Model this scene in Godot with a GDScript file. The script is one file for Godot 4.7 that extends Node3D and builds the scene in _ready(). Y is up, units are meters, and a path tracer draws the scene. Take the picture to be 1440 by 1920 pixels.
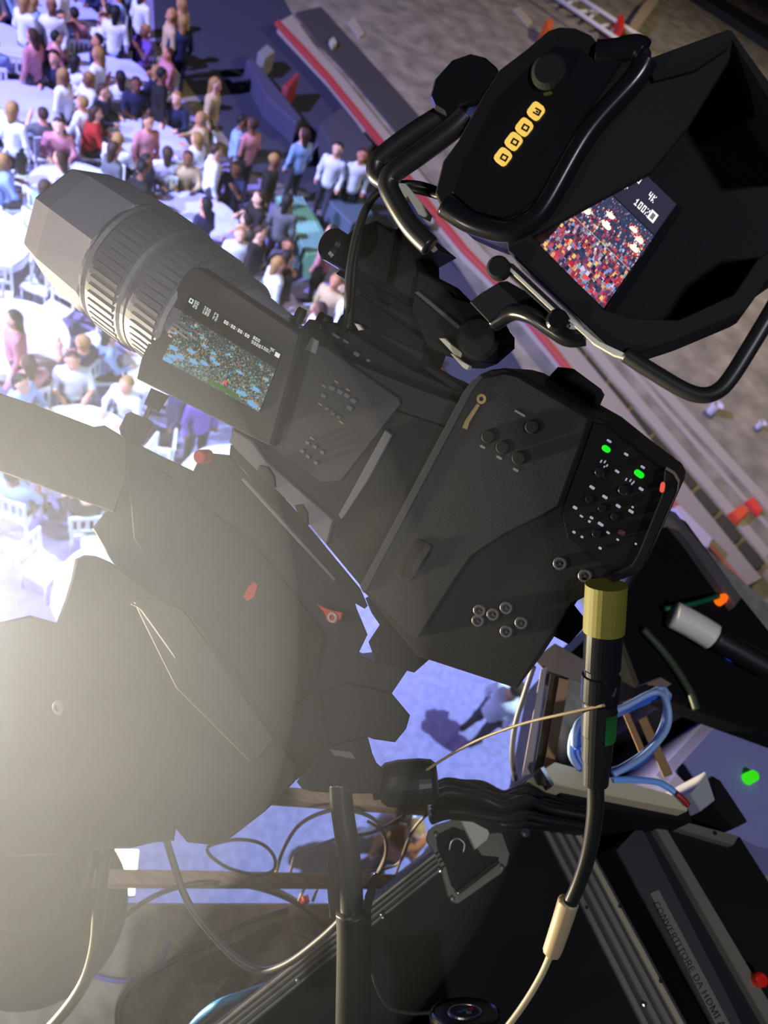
extends Node3D
# A broadcast camera on a fluid head, seen from behind on an operators' balcony above a blue-lit banquet crowd.

const F := 1506.9            # focal length in pixels of the 1440 x 1920 frame (65 degrees high)
const EYE := Vector3(0, 10, 0)
const DECK := 8.25           # height of the balcony floor
const CASE_TOP := 8.8
var CB: Basis                # the camera's axes
var rng := RandomNumberGenerator.new()
var taken := {}
var mats := {}
var tex := {}

# side plane of the broadcast camera, plane of the tripod head, planes of the viewfinder: 1 / depth = x + y u + z v
const SIDE := Vector3(1.140, 0.000383, -0.0001368)
const HEAD := Vector3(1.100, 0.000330, -0.0001000)
const FINDER := Vector3(1.340, 0.000330, -0.0000900)

# ---------------------------------------------------------------- helpers
func ray(u: float, v: float) -> Vector3:
	return CB.x * ((u - 720.0) / F) + CB.y * ((960.0 - v) / F) - CB.z

func at(u: float, v: float, d: float) -> Vector3:
	return EYE + ray(u, v) * d

func level(u: float, v: float, y: float) -> Vector3:   # the point of the horizontal plane y in that direction
	var r := ray(u, v)
	return EYE + r * ((y - EYE.y) / r.y)

func depth(p: Vector3, u: float, v: float) -> float:
	return 1.0 / (p.x + p.y * u + p.z * v)

func on(p: Vector3, u: float, v: float, off := 0.0) -> Vector3:
	return at(u, v, depth(p, u, v) - off)

func away(p: Vector3) -> Vector3:                      # unit normal of such a plane, pointing away from the eye
	var n := Vector3(p.y * F, -p.z * F, -(p.x + 720.0 * p.y + 960.0 * p.z)).normalized()
	return CB * n

func look(p: Vector3) -> Vector2:                      # where a point falls in the frame
	var q := CB.inverse() * (p - EYE)
	return Vector2(720.0 - F * q.x / q.z, 960.0 + F * q.y / q.z)

func noise_tex(key: String, freq: float, a: Color, b: Color, normal := false, size := 256) -> Texture2D:
	if not tex.has(key):
		var n := FastNoiseLite.new()
		n.seed = hash(key) % 1000
		n.frequency = freq
		n.fractal_octaves = 4
		var t := NoiseTexture2D.new()
		t.width = size
		t.height = size
		t.seamless = true
		t.noise = n
		t.as_normal_map = normal
		if not normal:
			var g := Gradient.new()
			g.set_color(0, a)
			g.set_color(1, b)
			t.color_ramp = g
		tex[key] = t
	return tex[key]

func mat(key: String, c := Color.BLACK, rough := 0.6, metal := 0.0) -> StandardMaterial3D:
	if not mats.has(key):
		var m := StandardMaterial3D.new()
		m.resource_name = key
		m.albedo_color = c
		m.roughness = rough
		m.metallic = metal
		mats[key] = m
	return mats[key]

func glow(key: String, c: Color, e: float) -> StandardMaterial3D:
	var m := mat(key, Color(0.02, 0.02, 0.02), 0.4)
	m.emission_enabled = true
	m.emission = c
	m.emission_energy_multiplier = e
	return m

func numbered(n: String) -> String:
	if not taken.has(n):
		taken[n] = 0
		return n
	taken[n] += 1
	return "%s_%03d" % [n, taken[n]]

func tag(o: Node, label: String, category: String, group := "", kind := "") -> Node:
	o.set_meta("label", label)
	if category: o.set_meta("category", category)
	if group: o.set_meta("group", group)
	if kind: o.set_meta("kind", kind)
	return o

func thing(n: String, label: String, category: String, where: Vector3, group := "") -> Node3D:
	var o := Node3D.new()
	o.name = numbered(n)
	add_child(o)
	o.position = where
	tag(o, label, category, group)
	return o

# triangle soup: s is a SurfaceTool; corners are world points
func tri(s: SurfaceTool, a: Vector3, b: Vector3, c: Vector3) -> void:
	s.add_vertex(a); s.add_vertex(b); s.add_vertex(c)

func quad(s: SurfaceTool, a: Vector3, b: Vector3, c: Vector3, d: Vector3) -> void:
	tri(s, a, b, c); tri(s, a, c, d)

func begin(smooth := false) -> SurfaceTool:
	var s := SurfaceTool.new()
	s.begin(Mesh.PRIMITIVE_TRIANGLES)
	s.set_smooth_group(0 if smooth else -1)
	return s

# commits a soup as one named mesh, its own origin in its middle; parent null means top level
func obj(n: String, s: SurfaceTool, m: Material, parent: Node3D = null, uv := false) -> MeshInstance3D:
	if not uv: s.generate_normals()
	var arr := s.commit_to_arrays()
	var v: PackedVector3Array = arr[Mesh.ARRAY_VERTEX]
	var lo := v[0]
	var hi := v[0]
	for p in v:
		lo = lo.min(p)
		hi = hi.max(p)
	var mid := (lo + hi) * 0.5
	if parent == null: mid.y = lo.y
	for i in v.size(): v[i] -= mid
	arr[Mesh.ARRAY_VERTEX] = v
	var mesh := ArrayMesh.new()
	mesh.add_surface_from_arrays(Mesh.PRIMITIVE_TRIANGLES, arr)
	mesh.surface_set_material(0, m)
	var o := MeshInstance3D.new()
	o.mesh = mesh
	if parent == null:
		o.name = numbered(n)
		add_child(o)
		o.position = mid
	else:
		o.name = n
		parent.add_child(o, true)
		o.position = mid - spot(parent)
	return o

func spot(o: Node3D) -> Vector3:                       # nothing is turned while it is built
	var p := o.position
	var q := o.get_parent()
	while q != self:
		p += q.position
		q = q.get_parent()
	return p

func struct(n: String, s: SurfaceTool, m: Material) -> MeshInstance3D:
	var o := obj(n, s, m)
	o.set_meta("kind", "structure")
	return o

func inset(pts: PackedVector2Array, b: float) -> PackedVector2Array:
	var out := PackedVector2Array()
	var n := pts.size()
	var sgn := 1.0 if area(pts) > 0 else -1.0
	for i in n:
		var p := pts[i]
		var e0 := (p - pts[(i + n - 1) % n]).normalized()
		var e1 := (pts[(i + 1) % n] - p).normalized()
		var n0 := Vector2(-e0.y, e0.x) * sgn
		var n1 := Vector2(-e1.y, e1.x) * sgn
		var w := (n0 + n1)
		var k := maxf(0.35, 0.5 * w.length_squared())
		out.append(p + w * (b * 0.5 / k) * 1.0)
	return out

func area(p: PackedVector2Array) -> float:
	var a := 0.0
	for i in p.size(): a += p[i].cross(p[(i + 1) % p.size()])
	return a * 0.5

# a solid between the outline `f` (2-D, for the triangulation), its points in front (inner ring), on the shoulder and at the back
func solid(s: SurfaceTool, flat: PackedVector2Array, front: PackedVector3Array, shoulder: PackedVector3Array, back: PackedVector3Array) -> void:
	var idx := Geometry2D.triangulate_polygon(flat)
	if idx.is_empty():                                   # a tiny convex outline
		for i in range(1, flat.size() - 1): idx.append_array([0, i, i + 1])
	var pos := area(flat) > 0
	for i in range(0, idx.size(), 3):
		var a := idx[i]
		var b := idx[i + 1]
		var c := idx[i + 2]
		var w := (flat[b] - flat[a]).cross(flat[c] - flat[a]) > 0
		if w:
			tri(s, front[a], front[b], front[c]); tri(s, back[a], back[c], back[b])
		else:
			tri(s, front[a], front[c], front[b]); tri(s, back[a], back[b], back[c])
	var n := flat.size()
	for i in n:
		var j := (i + 1) % n
		if not pos:
			quad(s, front[i], front[j], shoulder[j], shoulder[i]); quad(s, shoulder[i], shoulder[j], back[j], back[i])
		else:
			quad(s, front[j], front[i], shoulder[i], shoulder[j]); quad(s, shoulder[j], shoulder[i], back[i], back[j])

func px(list: Array) -> PackedVector2Array:
	var p := PackedVector2Array()
	for i in range(0, list.size(), 2): p.append(Vector2(list[i], list[i + 1]))
	return p

# a bevelled plate whose front face lies on a plane, `thick` metres deep; along the plane's normal, or along the line of sight
func plate(s: SurfaceTool, list: Array, p: Vector3, off: float, thick: float, bev := 2.5, straight := false) -> void:
	var pts := px(list)
	var ins := inset(pts, bev)
	var mid := Vector2()
	for q in pts: mid += q / pts.size()
	var dir := ray(mid.x, mid.y).normalized() if straight else away(p)
	var f := PackedVector3Array()
	var sh := PackedVector3Array()
	var bk := PackedVector3Array()
	var bd := bev * depth(p, mid.x, mid.y) / F
	for i in pts.size():
		f.append(on(p, ins[i].x, ins[i].y, off))
		var o := on(p, pts[i].x, pts[i].y, off) + dir * bd
		sh.append(o)
		bk.append(o + dir * maxf(thick - bd, 0.0003))
	solid(s, ins, f, sh, bk)

func slab(n: String, list: Array, p: Vector3, off: float, thick: float, m: Material, parent: Node3D = null, bev := 2.5, straight := false) -> MeshInstance3D:
	var s := begin()
	plate(s, list, p, off, thick, bev, straight)
	return obj(n, s, m, parent)

# small rounded rectangle of w x h pixels turned by `deg` round (u, v)
func pill(u: float, v: float, w: float, h: float, deg: float, r := 0.35) -> Array:
	var out := []
	var c := minf(w, h) * r
	var t := Vector2.RIGHT.rotated(deg_to_rad(deg))
	for q in [[1, -1, -90], [1, 1, 0], [-1, 1, 90], [-1, -1, 180]]:
		for k in 3:
			var e := Vector2(q[0] * (w * 0.5 - c), q[1] * (h * 0.5 - c)) + Vector2.RIGHT.rotated(deg_to_rad(q[2] + k * 45.0)) * c
			out.append(u + e.x * t.x - e.y * t.y)
			out.append(v + e.x * t.y + e.y * t.x)
	return out

# an outline on a horizontal plane, extruded down
func deckplate(s: SurfaceTool, list: Array, y: float, h: float, bev := 0.004) -> void:
	var pts := PackedVector2Array()
	for i in range(0, list.size(), 2):
		var w := level(list[i], list[i + 1], y)
		pts.append(Vector2(w.x, w.z))
	flatplate(s, pts, y, h, bev)

func flatplate(s: SurfaceTool, pts: PackedVector2Array, y: float, h: float, bev := 0.004) -> void:
	var ins := inset(pts, bev)
	var f := PackedVector3Array()
	var sh := PackedVector3Array()
	var bk := PackedVector3Array()
	for i in pts.size():
		f.append(Vector3(ins[i].x, y, ins[i].y))
		sh.append(Vector3(pts[i].x, y - bev, pts[i].y))
		bk.append(Vector3(pts[i].x, y - h, pts[i].y))
	solid(s, ins, f, sh, bk)

func box(s: SurfaceTool, c: Vector3, size: Vector3, b := Basis()) -> void:
	var h := size * 0.5
	var q := []
	for x in [-1, 1]:
		for y in [-1, 1]:
			for z in [-1, 1]: q.append(c + b * Vector3(x * h.x, y * h.y, z * h.z))
	for k in [[0, 1, 3, 2], [4, 6, 7, 5], [0, 4, 5, 1], [2, 3, 7, 6], [0, 2, 6, 4], [1, 5, 7, 3]]:
		quad(s, q[k[0]], q[k[3]], q[k[2]], q[k[1]])

func curve(p: Array, n := 8) -> PackedVector3Array:    # Catmull-Rom through the points
	var out := PackedVector3Array()
	for i in p.size() - 1:
		var a: Vector3 = p[maxi(i - 1, 0)]
		var b: Vector3 = p[i]
		var c: Vector3 = p[i + 1]
		var d: Vector3 = p[mini(i + 2, p.size() - 1)]
		for k in n: out.append(b.cubic_interpolate(c, a, d, float(k) / n))
	out.append(p[-1])
	return out

func tube(s: SurfaceTool, path: PackedVector3Array, r: float, sides := 10, r2 := -1.0) -> void:
	var n := path.size()
	var rings := []
	var up := Vector3.UP
	for i in n:
		var t := (path[mini(i + 1, n - 1)] - path[maxi(i - 1, 0)]).normalized()
		if i == 0 and absf(t.dot(up)) > 0.9: up = Vector3.RIGHT
		var a := t.cross(up).normalized()
		up = a.cross(t).normalized()
		var rr := r if r2 < 0 else lerpf(r, r2, float(i) / (n - 1))
		var ring := PackedVector3Array()
		for k in sides:
			var w := TAU * k / sides
			ring.append(path[i] + (a * cos(w) + up * sin(w)) * rr)
		rings.append(ring)
	for i in n - 1:
		for k in sides:
			var j := (k + 1) % sides
			quad(s, rings[i][j], rings[i][k], rings[i + 1][k], rings[i + 1][j])
	for k in sides:
		var j := (k + 1) % sides
		tri(s, path[0], rings[0][k], rings[0][j])
		tri(s, path[n - 1], rings[n - 1][j], rings[n - 1][k])

func tubes(n: String, p: Array, r: float, m: Material, parent: Node3D = null, r2 := -1.0) -> MeshInstance3D:
	var s := begin(true)
	tube(s, curve(p), r, 10, r2)
	return obj(n, s, m, parent)

func upx(list: Array) -> Array:                        # u, v, depth triples
	var out := []
	for i in range(0, list.size(), 3): out.append(at(list[i], list[i + 1], list[i + 2]))
	return out

# a turned shape: profile of (along the axis, radius) pairs; flat rings where the profile has a corner
func lathe(s: SurfaceTool, o: Vector3, axis: Vector3, prof: Array, sides := 32, squash := 1.0) -> void:
	var t := axis.normalized()
	var a := t.cross(Vector3.UP if absf(t.y) < 0.9 else Vector3.RIGHT).normalized()
	var b := a.cross(t)
	for i in prof.size() - 1:
		for k in sides:
			var w0 := TAU * k / sides
			var w1 := TAU * (k + 1) / sides
			var d0 := a * cos(w0) + b * sin(w0) * squash
			var d1 := a * cos(w1) + b * sin(w1) * squash
			var p0: Vector3 = o + t * prof[i][0]
			var p1: Vector3 = o + t * prof[i + 1][0]
			quad(s, p0 + d1 * prof[i][1], p0 + d0 * prof[i][1], p1 + d0 * prof[i + 1][1], p1 + d1 * prof[i + 1][1])

func turned(n: String, o: Vector3, axis: Vector3, prof: Array, m: Material, parent: Node3D = null, sides := 32) -> MeshInstance3D:
	var s := begin()
	lathe(s, o, axis, prof, sides)
	return obj(n, s, m, parent)

# a picture on a four-cornered face, bilinear between its corners (from the top left, clockwise)
func picture(n: String, q: PackedVector3Array, m: Material, parent: Node3D) -> MeshInstance3D:
	var s := SurfaceTool.new()
	s.begin(Mesh.PRIMITIVE_TRIANGLES)
	var nn := (q[3] - q[0]).cross(q[1] - q[0]).normalized()
	var k := 8
	for i in k:
		for j in k:
			for c in [[0, 0], [1, 0], [1, 1], [0, 0], [1, 1], [0, 1]]:
				var x: float = float(i + c[0]) / k
				var y: float = float(j + c[1]) / k
				s.set_uv(Vector2(x, y))
				s.set_normal(nn)
				s.add_vertex(q[0].lerp(q[1], x).lerp(q[3].lerp(q[2], x), y))
	var back := -nn * 0.0015
	for e in [[0, 1], [1, 2], [2, 3], [3, 0]]:
		for c in [q[e[0]], q[e[0]] + back, q[e[1]], q[e[1]], q[e[0]] + back, q[e[1]] + back]:
			s.set_uv(Vector2(0.01, 0.01))
			s.set_normal((q[e[0]] - (q[0] + q[2]) * 0.5).normalized())
			s.add_vertex(c)
	return obj(n, s, m, parent, true)

func text(n: String, words: String, where: Vector3, along: Vector3, down: Vector3, height: float, m: Material, parent: Node3D) -> MeshInstance3D:
	var t := TextMesh.new()
	var f := SystemFont.new()
	f.font_names = PackedStringArray(["Droid Sans"])
	t.font = f
	t.text = words
	t.font_size = 32
	t.pixel_size = height / 26.0
	t.depth = 0.0006
	t.material = m
	var o := MeshInstance3D.new()
	o.mesh = t
	o.name = n
	parent.add_child(o, true)
	var x := along.normalized()
	var z := x.cross(-down.normalized()).normalized()
	o.transform = Transform3D(Basis(x, z.cross(x), z), where - spot(parent))
	return o

# ---------------------------------------------------------------- scene
func _ready() -> void:
	rng.seed = 7
	var p := deg_to_rad(50.0)
	var r := deg_to_rad(28.0)
	var u0 := Vector3(0, cos(p), -sin(p))
	CB = Basis(Vector3.RIGHT * cos(r) + u0 * sin(r), u0 * cos(r) - Vector3.RIGHT * sin(r), Vector3(0, sin(p), cos(p)))
	eye_and_light()
	materials()
	hall()
	balcony()
	broadcast_camera()
	viewfinder()
	tripod()
	cables()
	flight_cases()
	deck_clutter()
	hall_floor_things()
	crowd()

func eye_and_light() -> void:
	var cam := Camera3D.new()
	cam.name = "camera"
	cam.fov = 65.0
	cam.near = 0.05
	cam.far = 200.0
	cam.transform = Transform3D(CB, EYE)
	var att := CameraAttributesPhysical.new()
	att.frustum_focal_length = 12.0 / tan(deg_to_rad(32.5))
	att.frustum_focus_distance = 0.78
	att.frustum_near = 0.05
	att.frustum_far = 200.0
	att.exposure_aperture = 5.2
	cam.attributes = att
	add_child(cam)
	cam.fov = 65.0
	cam.current = true
	var env := Environment.new()
	env.background_mode = Environment.BG_COLOR
	env.background_color = Color(0, 0, 0)
	env.tonemap_mode = Environment.TONE_MAPPER_LINEAR
	env.tonemap_exposure = 1.0
	env.sdfgi_enabled = true
	env.ssao_enabled = true
	env.ssil_enabled = true
	env.volumetric_fog_enabled = true
	env.volumetric_fog_density = 0.0
	var we := WorldEnvironment.new()
	we.name = "environment"
	we.environment = env
	add_child(we)
	# stage light over the tables: two blue-white washes from the rig on the left
	spot_lamp("stage_spotlight", "blue stage spotlight hung under the ceiling left of the tables", Vector3(-16, 13.5, -3), Vector3(-7.5, 0, -12.5), Color(0.68, 0.67, 1.0), 1000, 36)
	spot_lamp("stage_spotlight", "white stage spotlight hung above the nearest round tables", Vector3(-12, 13.0, 3), Vector3(-6.0, 0, -6.6), Color(0.80, 0.87, 1.0), 600, 22)
	spot_lamp("stage_spotlight", "pale blue spotlight over the floor below the balcony", Vector3(6.5, 14.0, -6.5), Vector3(0.6, 0, -4.6), Color(0.78, 0.9, 1.0), 330, 24)
	# warm house light over the bare floor on the right
	spot_lamp("house_light", "warm house light hung above the bare grey floor", Vector3(9, 15.0, -24), Vector3(5, 0, -24), Color(1.0, 0.93, 0.80), 190, 58)
	# the flood that shines on the back of the rig from the left
	spot_lamp("floodlight", "warm floodlight aimed at the balcony from the left", EYE + CB * Vector3(-4.0, -1.2, -2.4), at(960, 1300, 0.72), Color(1.0, 0.93, 0.78), 85, 16)
	# added fill light behind the operators that brightens the rig and deck
	spot_lamp("fill_light", "dim added fill light above and behind the operators", Vector3(0.9, 12.6, 1.6), Vector3(0.1, 9.3, -0.6), Color(0.92, 0.94, 1.0), 7.5, 50)

func spot_lamp(n: String, label: String, from: Vector3, to: Vector3, c: Color, e: float, angle: float) -> void:
	var o := thing(n, label, "stage light", from)
	var d := (to - from).normalized()
	turned("housing", from - d * 0.3, d, [[0.0, 0.0], [0.0, 0.11], [0.05, 0.14], [0.26, 0.15], [0.26, 0.13], [0.22, 0.13], [0.22, 0.0]], mat("lamp_black"), o, 20)
	turned("lens", from - d * 0.07, d, [[0.0, 0.0], [0.0, 0.125], [0.015, 0.11], [0.03, 0.0]], glow("lamp_" + label, c, 2.0), o, 20)
	var s := begin(true)
	var up := Vector3.UP
	var side := d.cross(up).normalized()
	tube(s, curve([from - d * 0.15 + side * 0.16, from - d * 0.15 + side * 0.17 + up * 0.25, from - d * 0.15 + up * 0.34, from - d * 0.15 - side * 0.17 + up * 0.25, from - d * 0.15 - side * 0.16]), 0.014)
	obj("yoke", s, mat("lamp_black"), o)
	var l := SpotLight3D.new()
	l.name = "lamp"
	l.light_color = c
	l.light_energy = e
	l.spot_angle = angle
	l.spot_angle_attenuation = 0.6
	l.spot_range = 80.0
	l.spot_attenuation = 2.0
	l.light_size = 0.12
	l.shadow_enabled = true
	o.add_child(l)
	l.look_at_from_position(from + d * 0.02, to)

func materials() -> void:
	mat("case_black", Color(0.115, 0.115, 0.118), 0.7).metallic_specular = 0.15
	mat("table_black", Color(0.1, 0.1, 0.105), 0.8).metallic_specular = 0.15
	mat("panel_black", Color(0.08, 0.08, 0.082), 0.4).metallic_specular = 0.2
	mat("lamp_black", Color(0.05, 0.05, 0.05), 0.5)
	var grit := noise_tex("grit", 0.09, Color.BLACK, Color.WHITE, true)
	for k in [["black", Color(0.145, 0.145, 0.155), 0.55], ["black_soft", Color(0.125, 0.125, 0.13), 0.75], ["black_deep", Color(0.105, 0.105, 0.11), 0.6], ["grey_panel", Color(0.32, 0.32, 0.34), 0.5], ["lens_grey", Color(0.5, 0.49, 0.54), 0.55], ["grey_dark", Color(0.185, 0.185, 0.2), 0.5]]:
		var m := mat(k[0], k[1], k[2])
		m.normal_enabled = true
		m.normal_texture = grit
		m.normal_scale = 0.07
		m.metallic_specular = 0.2
		m.uv1_triplanar = true
		m.uv1_scale = Vector3.ONE * 14.0
	mat("black_gloss", Color(0.09, 0.09, 0.1), 0.22).metallic_specular = 0.35
	mat("rubber", Color(0.10, 0.10, 0.10), 0.4).metallic_specular = 0.35
	mat("alu", Color(0.62, 0.61, 0.6), 0.32, 0.9)
	mat("alu_dark", Color(0.3, 0.3, 0.31), 0.4, 0.4)
	mat("steel", Color(0.75, 0.74, 0.7), 0.25, 1.0)
	mat("white_print", Color(0.62, 0.6, 0.68), 0.6)
	mat("grey_print", Color(0.36, 0.36, 0.38), 0.6)
	mat("red", Color(0.62, 0.12, 0.1), 0.5)
	var c := mat("concrete", Color(1, 1, 1), 0.85)
	c.albedo_texture = noise_tex("concrete", 0.02, Color(0.42, 0.40, 0.34), Color(0.64, 0.61, 0.53), false, 512)
	c.uv1_triplanar = true
	c.uv1_world_triplanar = true
	c.uv1_scale = Vector3.ONE * 0.12
	var k2 := mat("carpet", Color(1, 1, 1), 0.95)
	k2.albedo_texture = noise_tex("carpet", 0.05, Color(0.48, 0.46, 0.67), Color(0.6, 0.58, 0.8), false, 512)
	k2.uv1_triplanar = true
	k2.uv1_world_triplanar = true
	k2.uv1_scale = Vector3.ONE * 0.25
	var w := mat("wood", Color(1, 1, 1), 0.7)
	w.albedo_texture = noise_tex("wood", 0.03, Color(0.62, 0.5, 0.38), Color(0.78, 0.66, 0.52))
	w.uv1_triplanar = true
	w.uv1_scale = Vector3(2, 12, 12)
	var d := mat("deck", Color(1, 1, 1), 0.8)
	d.albedo_texture = noise_tex("deck", 0.04, Color(0.58, 0.56, 0.52), Color(0.76, 0.73, 0.68), false, 512)
	d.uv1_triplanar = true
	d.uv1_world_triplanar = true
	d.uv1_scale = Vector3.ONE * 0.9
	mat("wall_black", Color(0.16, 0.16, 0.18), 0.9)
	mat("cloth_blue", Color(0.74, 0.76, 0.95), 0.85)
	mat("cloth_white", Color(0.9, 0.9, 0.93), 0.85)
	mat("chair_white", Color(0.88, 0.9, 0.92), 0.5)

# ---------------------------------------------------------------- hall
func hall() -> void:
	var s := begin()
	box(s, Vector3(-3, -0.15, -25), Vector3(64, 0.3, 80))
	struct("floor", s, mat("concrete"))
	for q in [["wall_left", Vector3(-35.2, 8, -25), Vector3(0.4, 16.6, 80)], ["wall_right", Vector3(29.2, 8, -25), Vector3(0.4, 16.6, 80)], ["wall_back", Vector3(-3, 8, -65.2), Vector3(64.8, 16.6, 0.4)], ["wall_front", Vector3(-3, 8, 15.2), Vector3(64.8, 16.6, 0.4)], ["ceiling", Vector3(-3, 16.5, -25), Vector3(64.8, 0.4, 80.8)]]:
		s = begin()
		box(s, q[1], q[2])
		struct(q[0], s, mat("wall_black"))
	# lilac carpet under the tables, laid up to the dark aisle
	s = begin()
	var pts := PackedVector2Array()
	for q in [[-34.0, -22.0], [-14.0, -24.0], [-9.6, -17.2], [-6.3, -14.9], [-4.6, -15.2], [-1.6, -12.4], [3.6, -8.6], [9.0, -4.0], [9.0, 14.0], [-34.0, 14.0]]:
		pts.append(Vector2(q[0], q[1]))
	flatplate(s, pts, 0.02, 0.02, 0.005)
	tag(struct("carpet", s, mat("carpet")), "lilac carpet under the banquet tables", "")
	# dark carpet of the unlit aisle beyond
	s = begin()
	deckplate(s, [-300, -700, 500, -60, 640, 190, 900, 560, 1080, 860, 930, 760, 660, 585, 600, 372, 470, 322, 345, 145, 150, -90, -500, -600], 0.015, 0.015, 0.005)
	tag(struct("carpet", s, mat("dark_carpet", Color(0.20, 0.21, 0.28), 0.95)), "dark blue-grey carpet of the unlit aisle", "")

func balcony() -> void:
	var s := begin()
	var pts := PackedVector2Array()
	for q in [[-240, 1690], [780, 1692], [838, 1560], [1000, 1445], [1030, 1260], [1165, 1110], [1262, 968], [1440, 1130], [2400, 2000]]:
		var w := level(q[0], q[1], DECK)
		pts.append(Vector2(w.x, w.z))
	pts.append(Vector2(2.6, 3.0))
	pts.append(Vector2(-0.7, 3.0))
	flatplate(s, pts, DECK, 0.14, 0.01)
	struct("floor", s, mat("deck"))
	for q in [Vector2(0.7, -0.15), Vector2(1.6, 1.6), Vector2(-0.3, 2.2)]:   # columns that carry the balcony
		s = begin()
		box(s, Vector3(q.x, (DECK - 0.14) * 0.5, q.y), Vector3(0.3, DECK - 0.14, 0.3))
		struct("trim", s, mat("wall_black"))
	# guard rail: two wooden planks on posts along the edge
	var g := thing("guard_rail", "wooden guard rail with two beige planks along the balcony edge", "railing", level(500, 1690, DECK))
	for q in [[[60, 1626, 820, 1640, 820, 1661, 50, 1657], 8.40], [[520, 1474, 800, 1490, 812, 1520, 515, 1499], 8.62]]:
		s = begin()
		deckplate(s, q[0], q[1], 0.035, 0.003)
		obj("plank", s, mat("wood"), g)
	for q in [[90, 1642, 8.39]]:
		var top := level(q[0], q[1], q[2])
		s = begin()
		box(s, Vector3(top.x, (q[2] + 7.9) * 0.5, top.z), Vector3(0.04, q[2] - 7.9, 0.04))
		obj("post", s, mat("wood"), g)
	# a glowing panel stands far below, seen through the gaps of the guard rail
	var base := level(215, 1632, 0.05)
	var e := thing("floor_lamp", "bright white lamp lying flat on the hall floor, seen through the guard rail", "light", Vector3(base.x, 0.02, base.z))
	s = begin()
	deckplate(s, [150, 1590, 262, 1591, 253, 1680, 150, 1680], 0.07, 0.05, 0.01)
	obj("frame", s, mat("lamp_black"), e)
	s = begin()
	deckplate(s, [150, 1592, 260, 1593, 252, 1678, 150, 1678], 0.08, 0.01, 0.002)
	obj("screen", s, glow("light_panel", Color(1, 0.99, 0.92), 3.0), e)
	var l := AreaLight3D.new()
	l.name = "lamp"
	l.area_size = Vector2(0.6, 0.5)
	l.light_energy = 1.0
	l.light_color = Color(1, 0.99, 0.92)
	l.area_range = 60.0
	l.shadow_enabled = true
	e.add_child(l)
	l.position = Vector3(0, 0.1, 0)
	l.rotation.x = PI / 2

# ---------------------------------------------------------------- the broadcast camera
func broadcast_camera() -> void:
	var c := thing("broadcast_camera", "black shoulder-style broadcast camera with a long zoom lens and lit fold-out screen", "camera", on(SIDE, 660, 1085))
	slab("body", [433, 803, 563, 627, 640, 668, 770, 722, 872, 760, 700, 1108, 676, 1102, 560, 962, 430, 830], SIDE, 0.0, 0.11, mat("black"), c, 5)
	slab("control_panel", [480, 800, 575, 640, 612, 652, 748, 746, 752, 758, 640, 902, 602, 906, 500, 836], SIDE, 0.004, 0.006, mat("grey_dark"), c, 4)
	slab("side_rail", [437, 806, 470, 826, 500, 866, 624, 975, 612, 1022, 560, 962, 428, 829], SIDE, 0.006, 0.02, mat("grey_panel"), c, 3)
	slab("hook", [486, 872, 503, 876, 514, 894, 516, 915, 500, 906, 480, 884], SIDE, 0.009, 0.006, mat("black_soft"), c, 2)
	slab("hook", [552, 948, 566, 946, 576, 962, 577, 985, 560, 972], SIDE, 0.009, 0.006, mat("black_soft"), c, 2)
	slab("drive_door", [720, 760, 752, 772, 836, 800, 742, 1000, 690, 1080, 628, 1000, 640, 960], SIDE, 0.003, 0.006, mat("black_soft"), c, 4)
	slab("door_latch", [722, 806, 735, 816, 690, 900, 652, 958, 640, 975, 634, 966], SIDE, 0.008, 0.006, mat("grey_panel"), c, 2)
	for q in [[606, 742, 7], [622, 728, 8], [637, 735, 8], [650, 742, 8], [662, 752, 8], [655, 765, 8], [612, 766, 6], [624, 776, 6], [634, 782, 6], [576, 830, 6], [590, 838, 6], [604, 848, 6], [566, 846, 6], [577, 856, 6], [592, 868, 6]]:
		slab("button", pill(q[0], q[1], q[2] * 1.5, q[2], 33), SIDE, 0.008, 0.004, mat("grey_panel"), c, 1)
	for q in [[607, 724], [630, 716], [652, 731], [600, 758], [640, 792], [585, 822]]:
		slab("print", pill(q[0], q[1], 9, 2.4, 33), SIDE, 0.0045, 0.0006, mat("gold_print", Color(0.5, 0.42, 0.24), 0.6), c, 0.4)
	# top deck with its knobs and the carrying handle's foot
	slab("top_deck", [560, 618, 578, 598, 610, 602, 642, 612, 690, 642, 766, 690, 862, 735, 874, 762, 770, 724, 640, 670], SIDE, -0.012, 0.08, mat("black_soft"), c, 4)
	slab("top_rail", [792, 690, 802, 684, 868, 726, 874, 742, 862, 738], SIDE, -0.01, 0.02, mat("black_soft"), c, 2)
	for q in [[556, 596, 11], [601, 608, 17], [640, 612, 14]]:
		var o := on(SIDE, q[0], q[1] + 8, -0.02)
		turned("knob", o, CB * Vector3(0.45, 0.85, 0.2), [[0, 0], [0, q[2] * 0.0005], [0.012, q[2] * 0.0005], [0.015, q[2] * 0.0004], [0.015, 0]], mat("rubber"), c, 20)
	for q in [[668, 664, 12, 8], [690, 676, 8, 6], [630, 630, 16, 5], [648, 640, 12, 5]]:
		slab("button", pill(q[0], q[1], q[2], q[3], 33), SIDE, -0.009, 0.004, mat("grey_panel"), c, 1)
	slab("plate_mark", [571, 655, 584, 632, 598, 640, 592, 664], SIDE, 0.0045, 0.001, mat("grey_print"), c, 1)
	lens(c)
	screen(c)
	rear_module(c)

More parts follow.
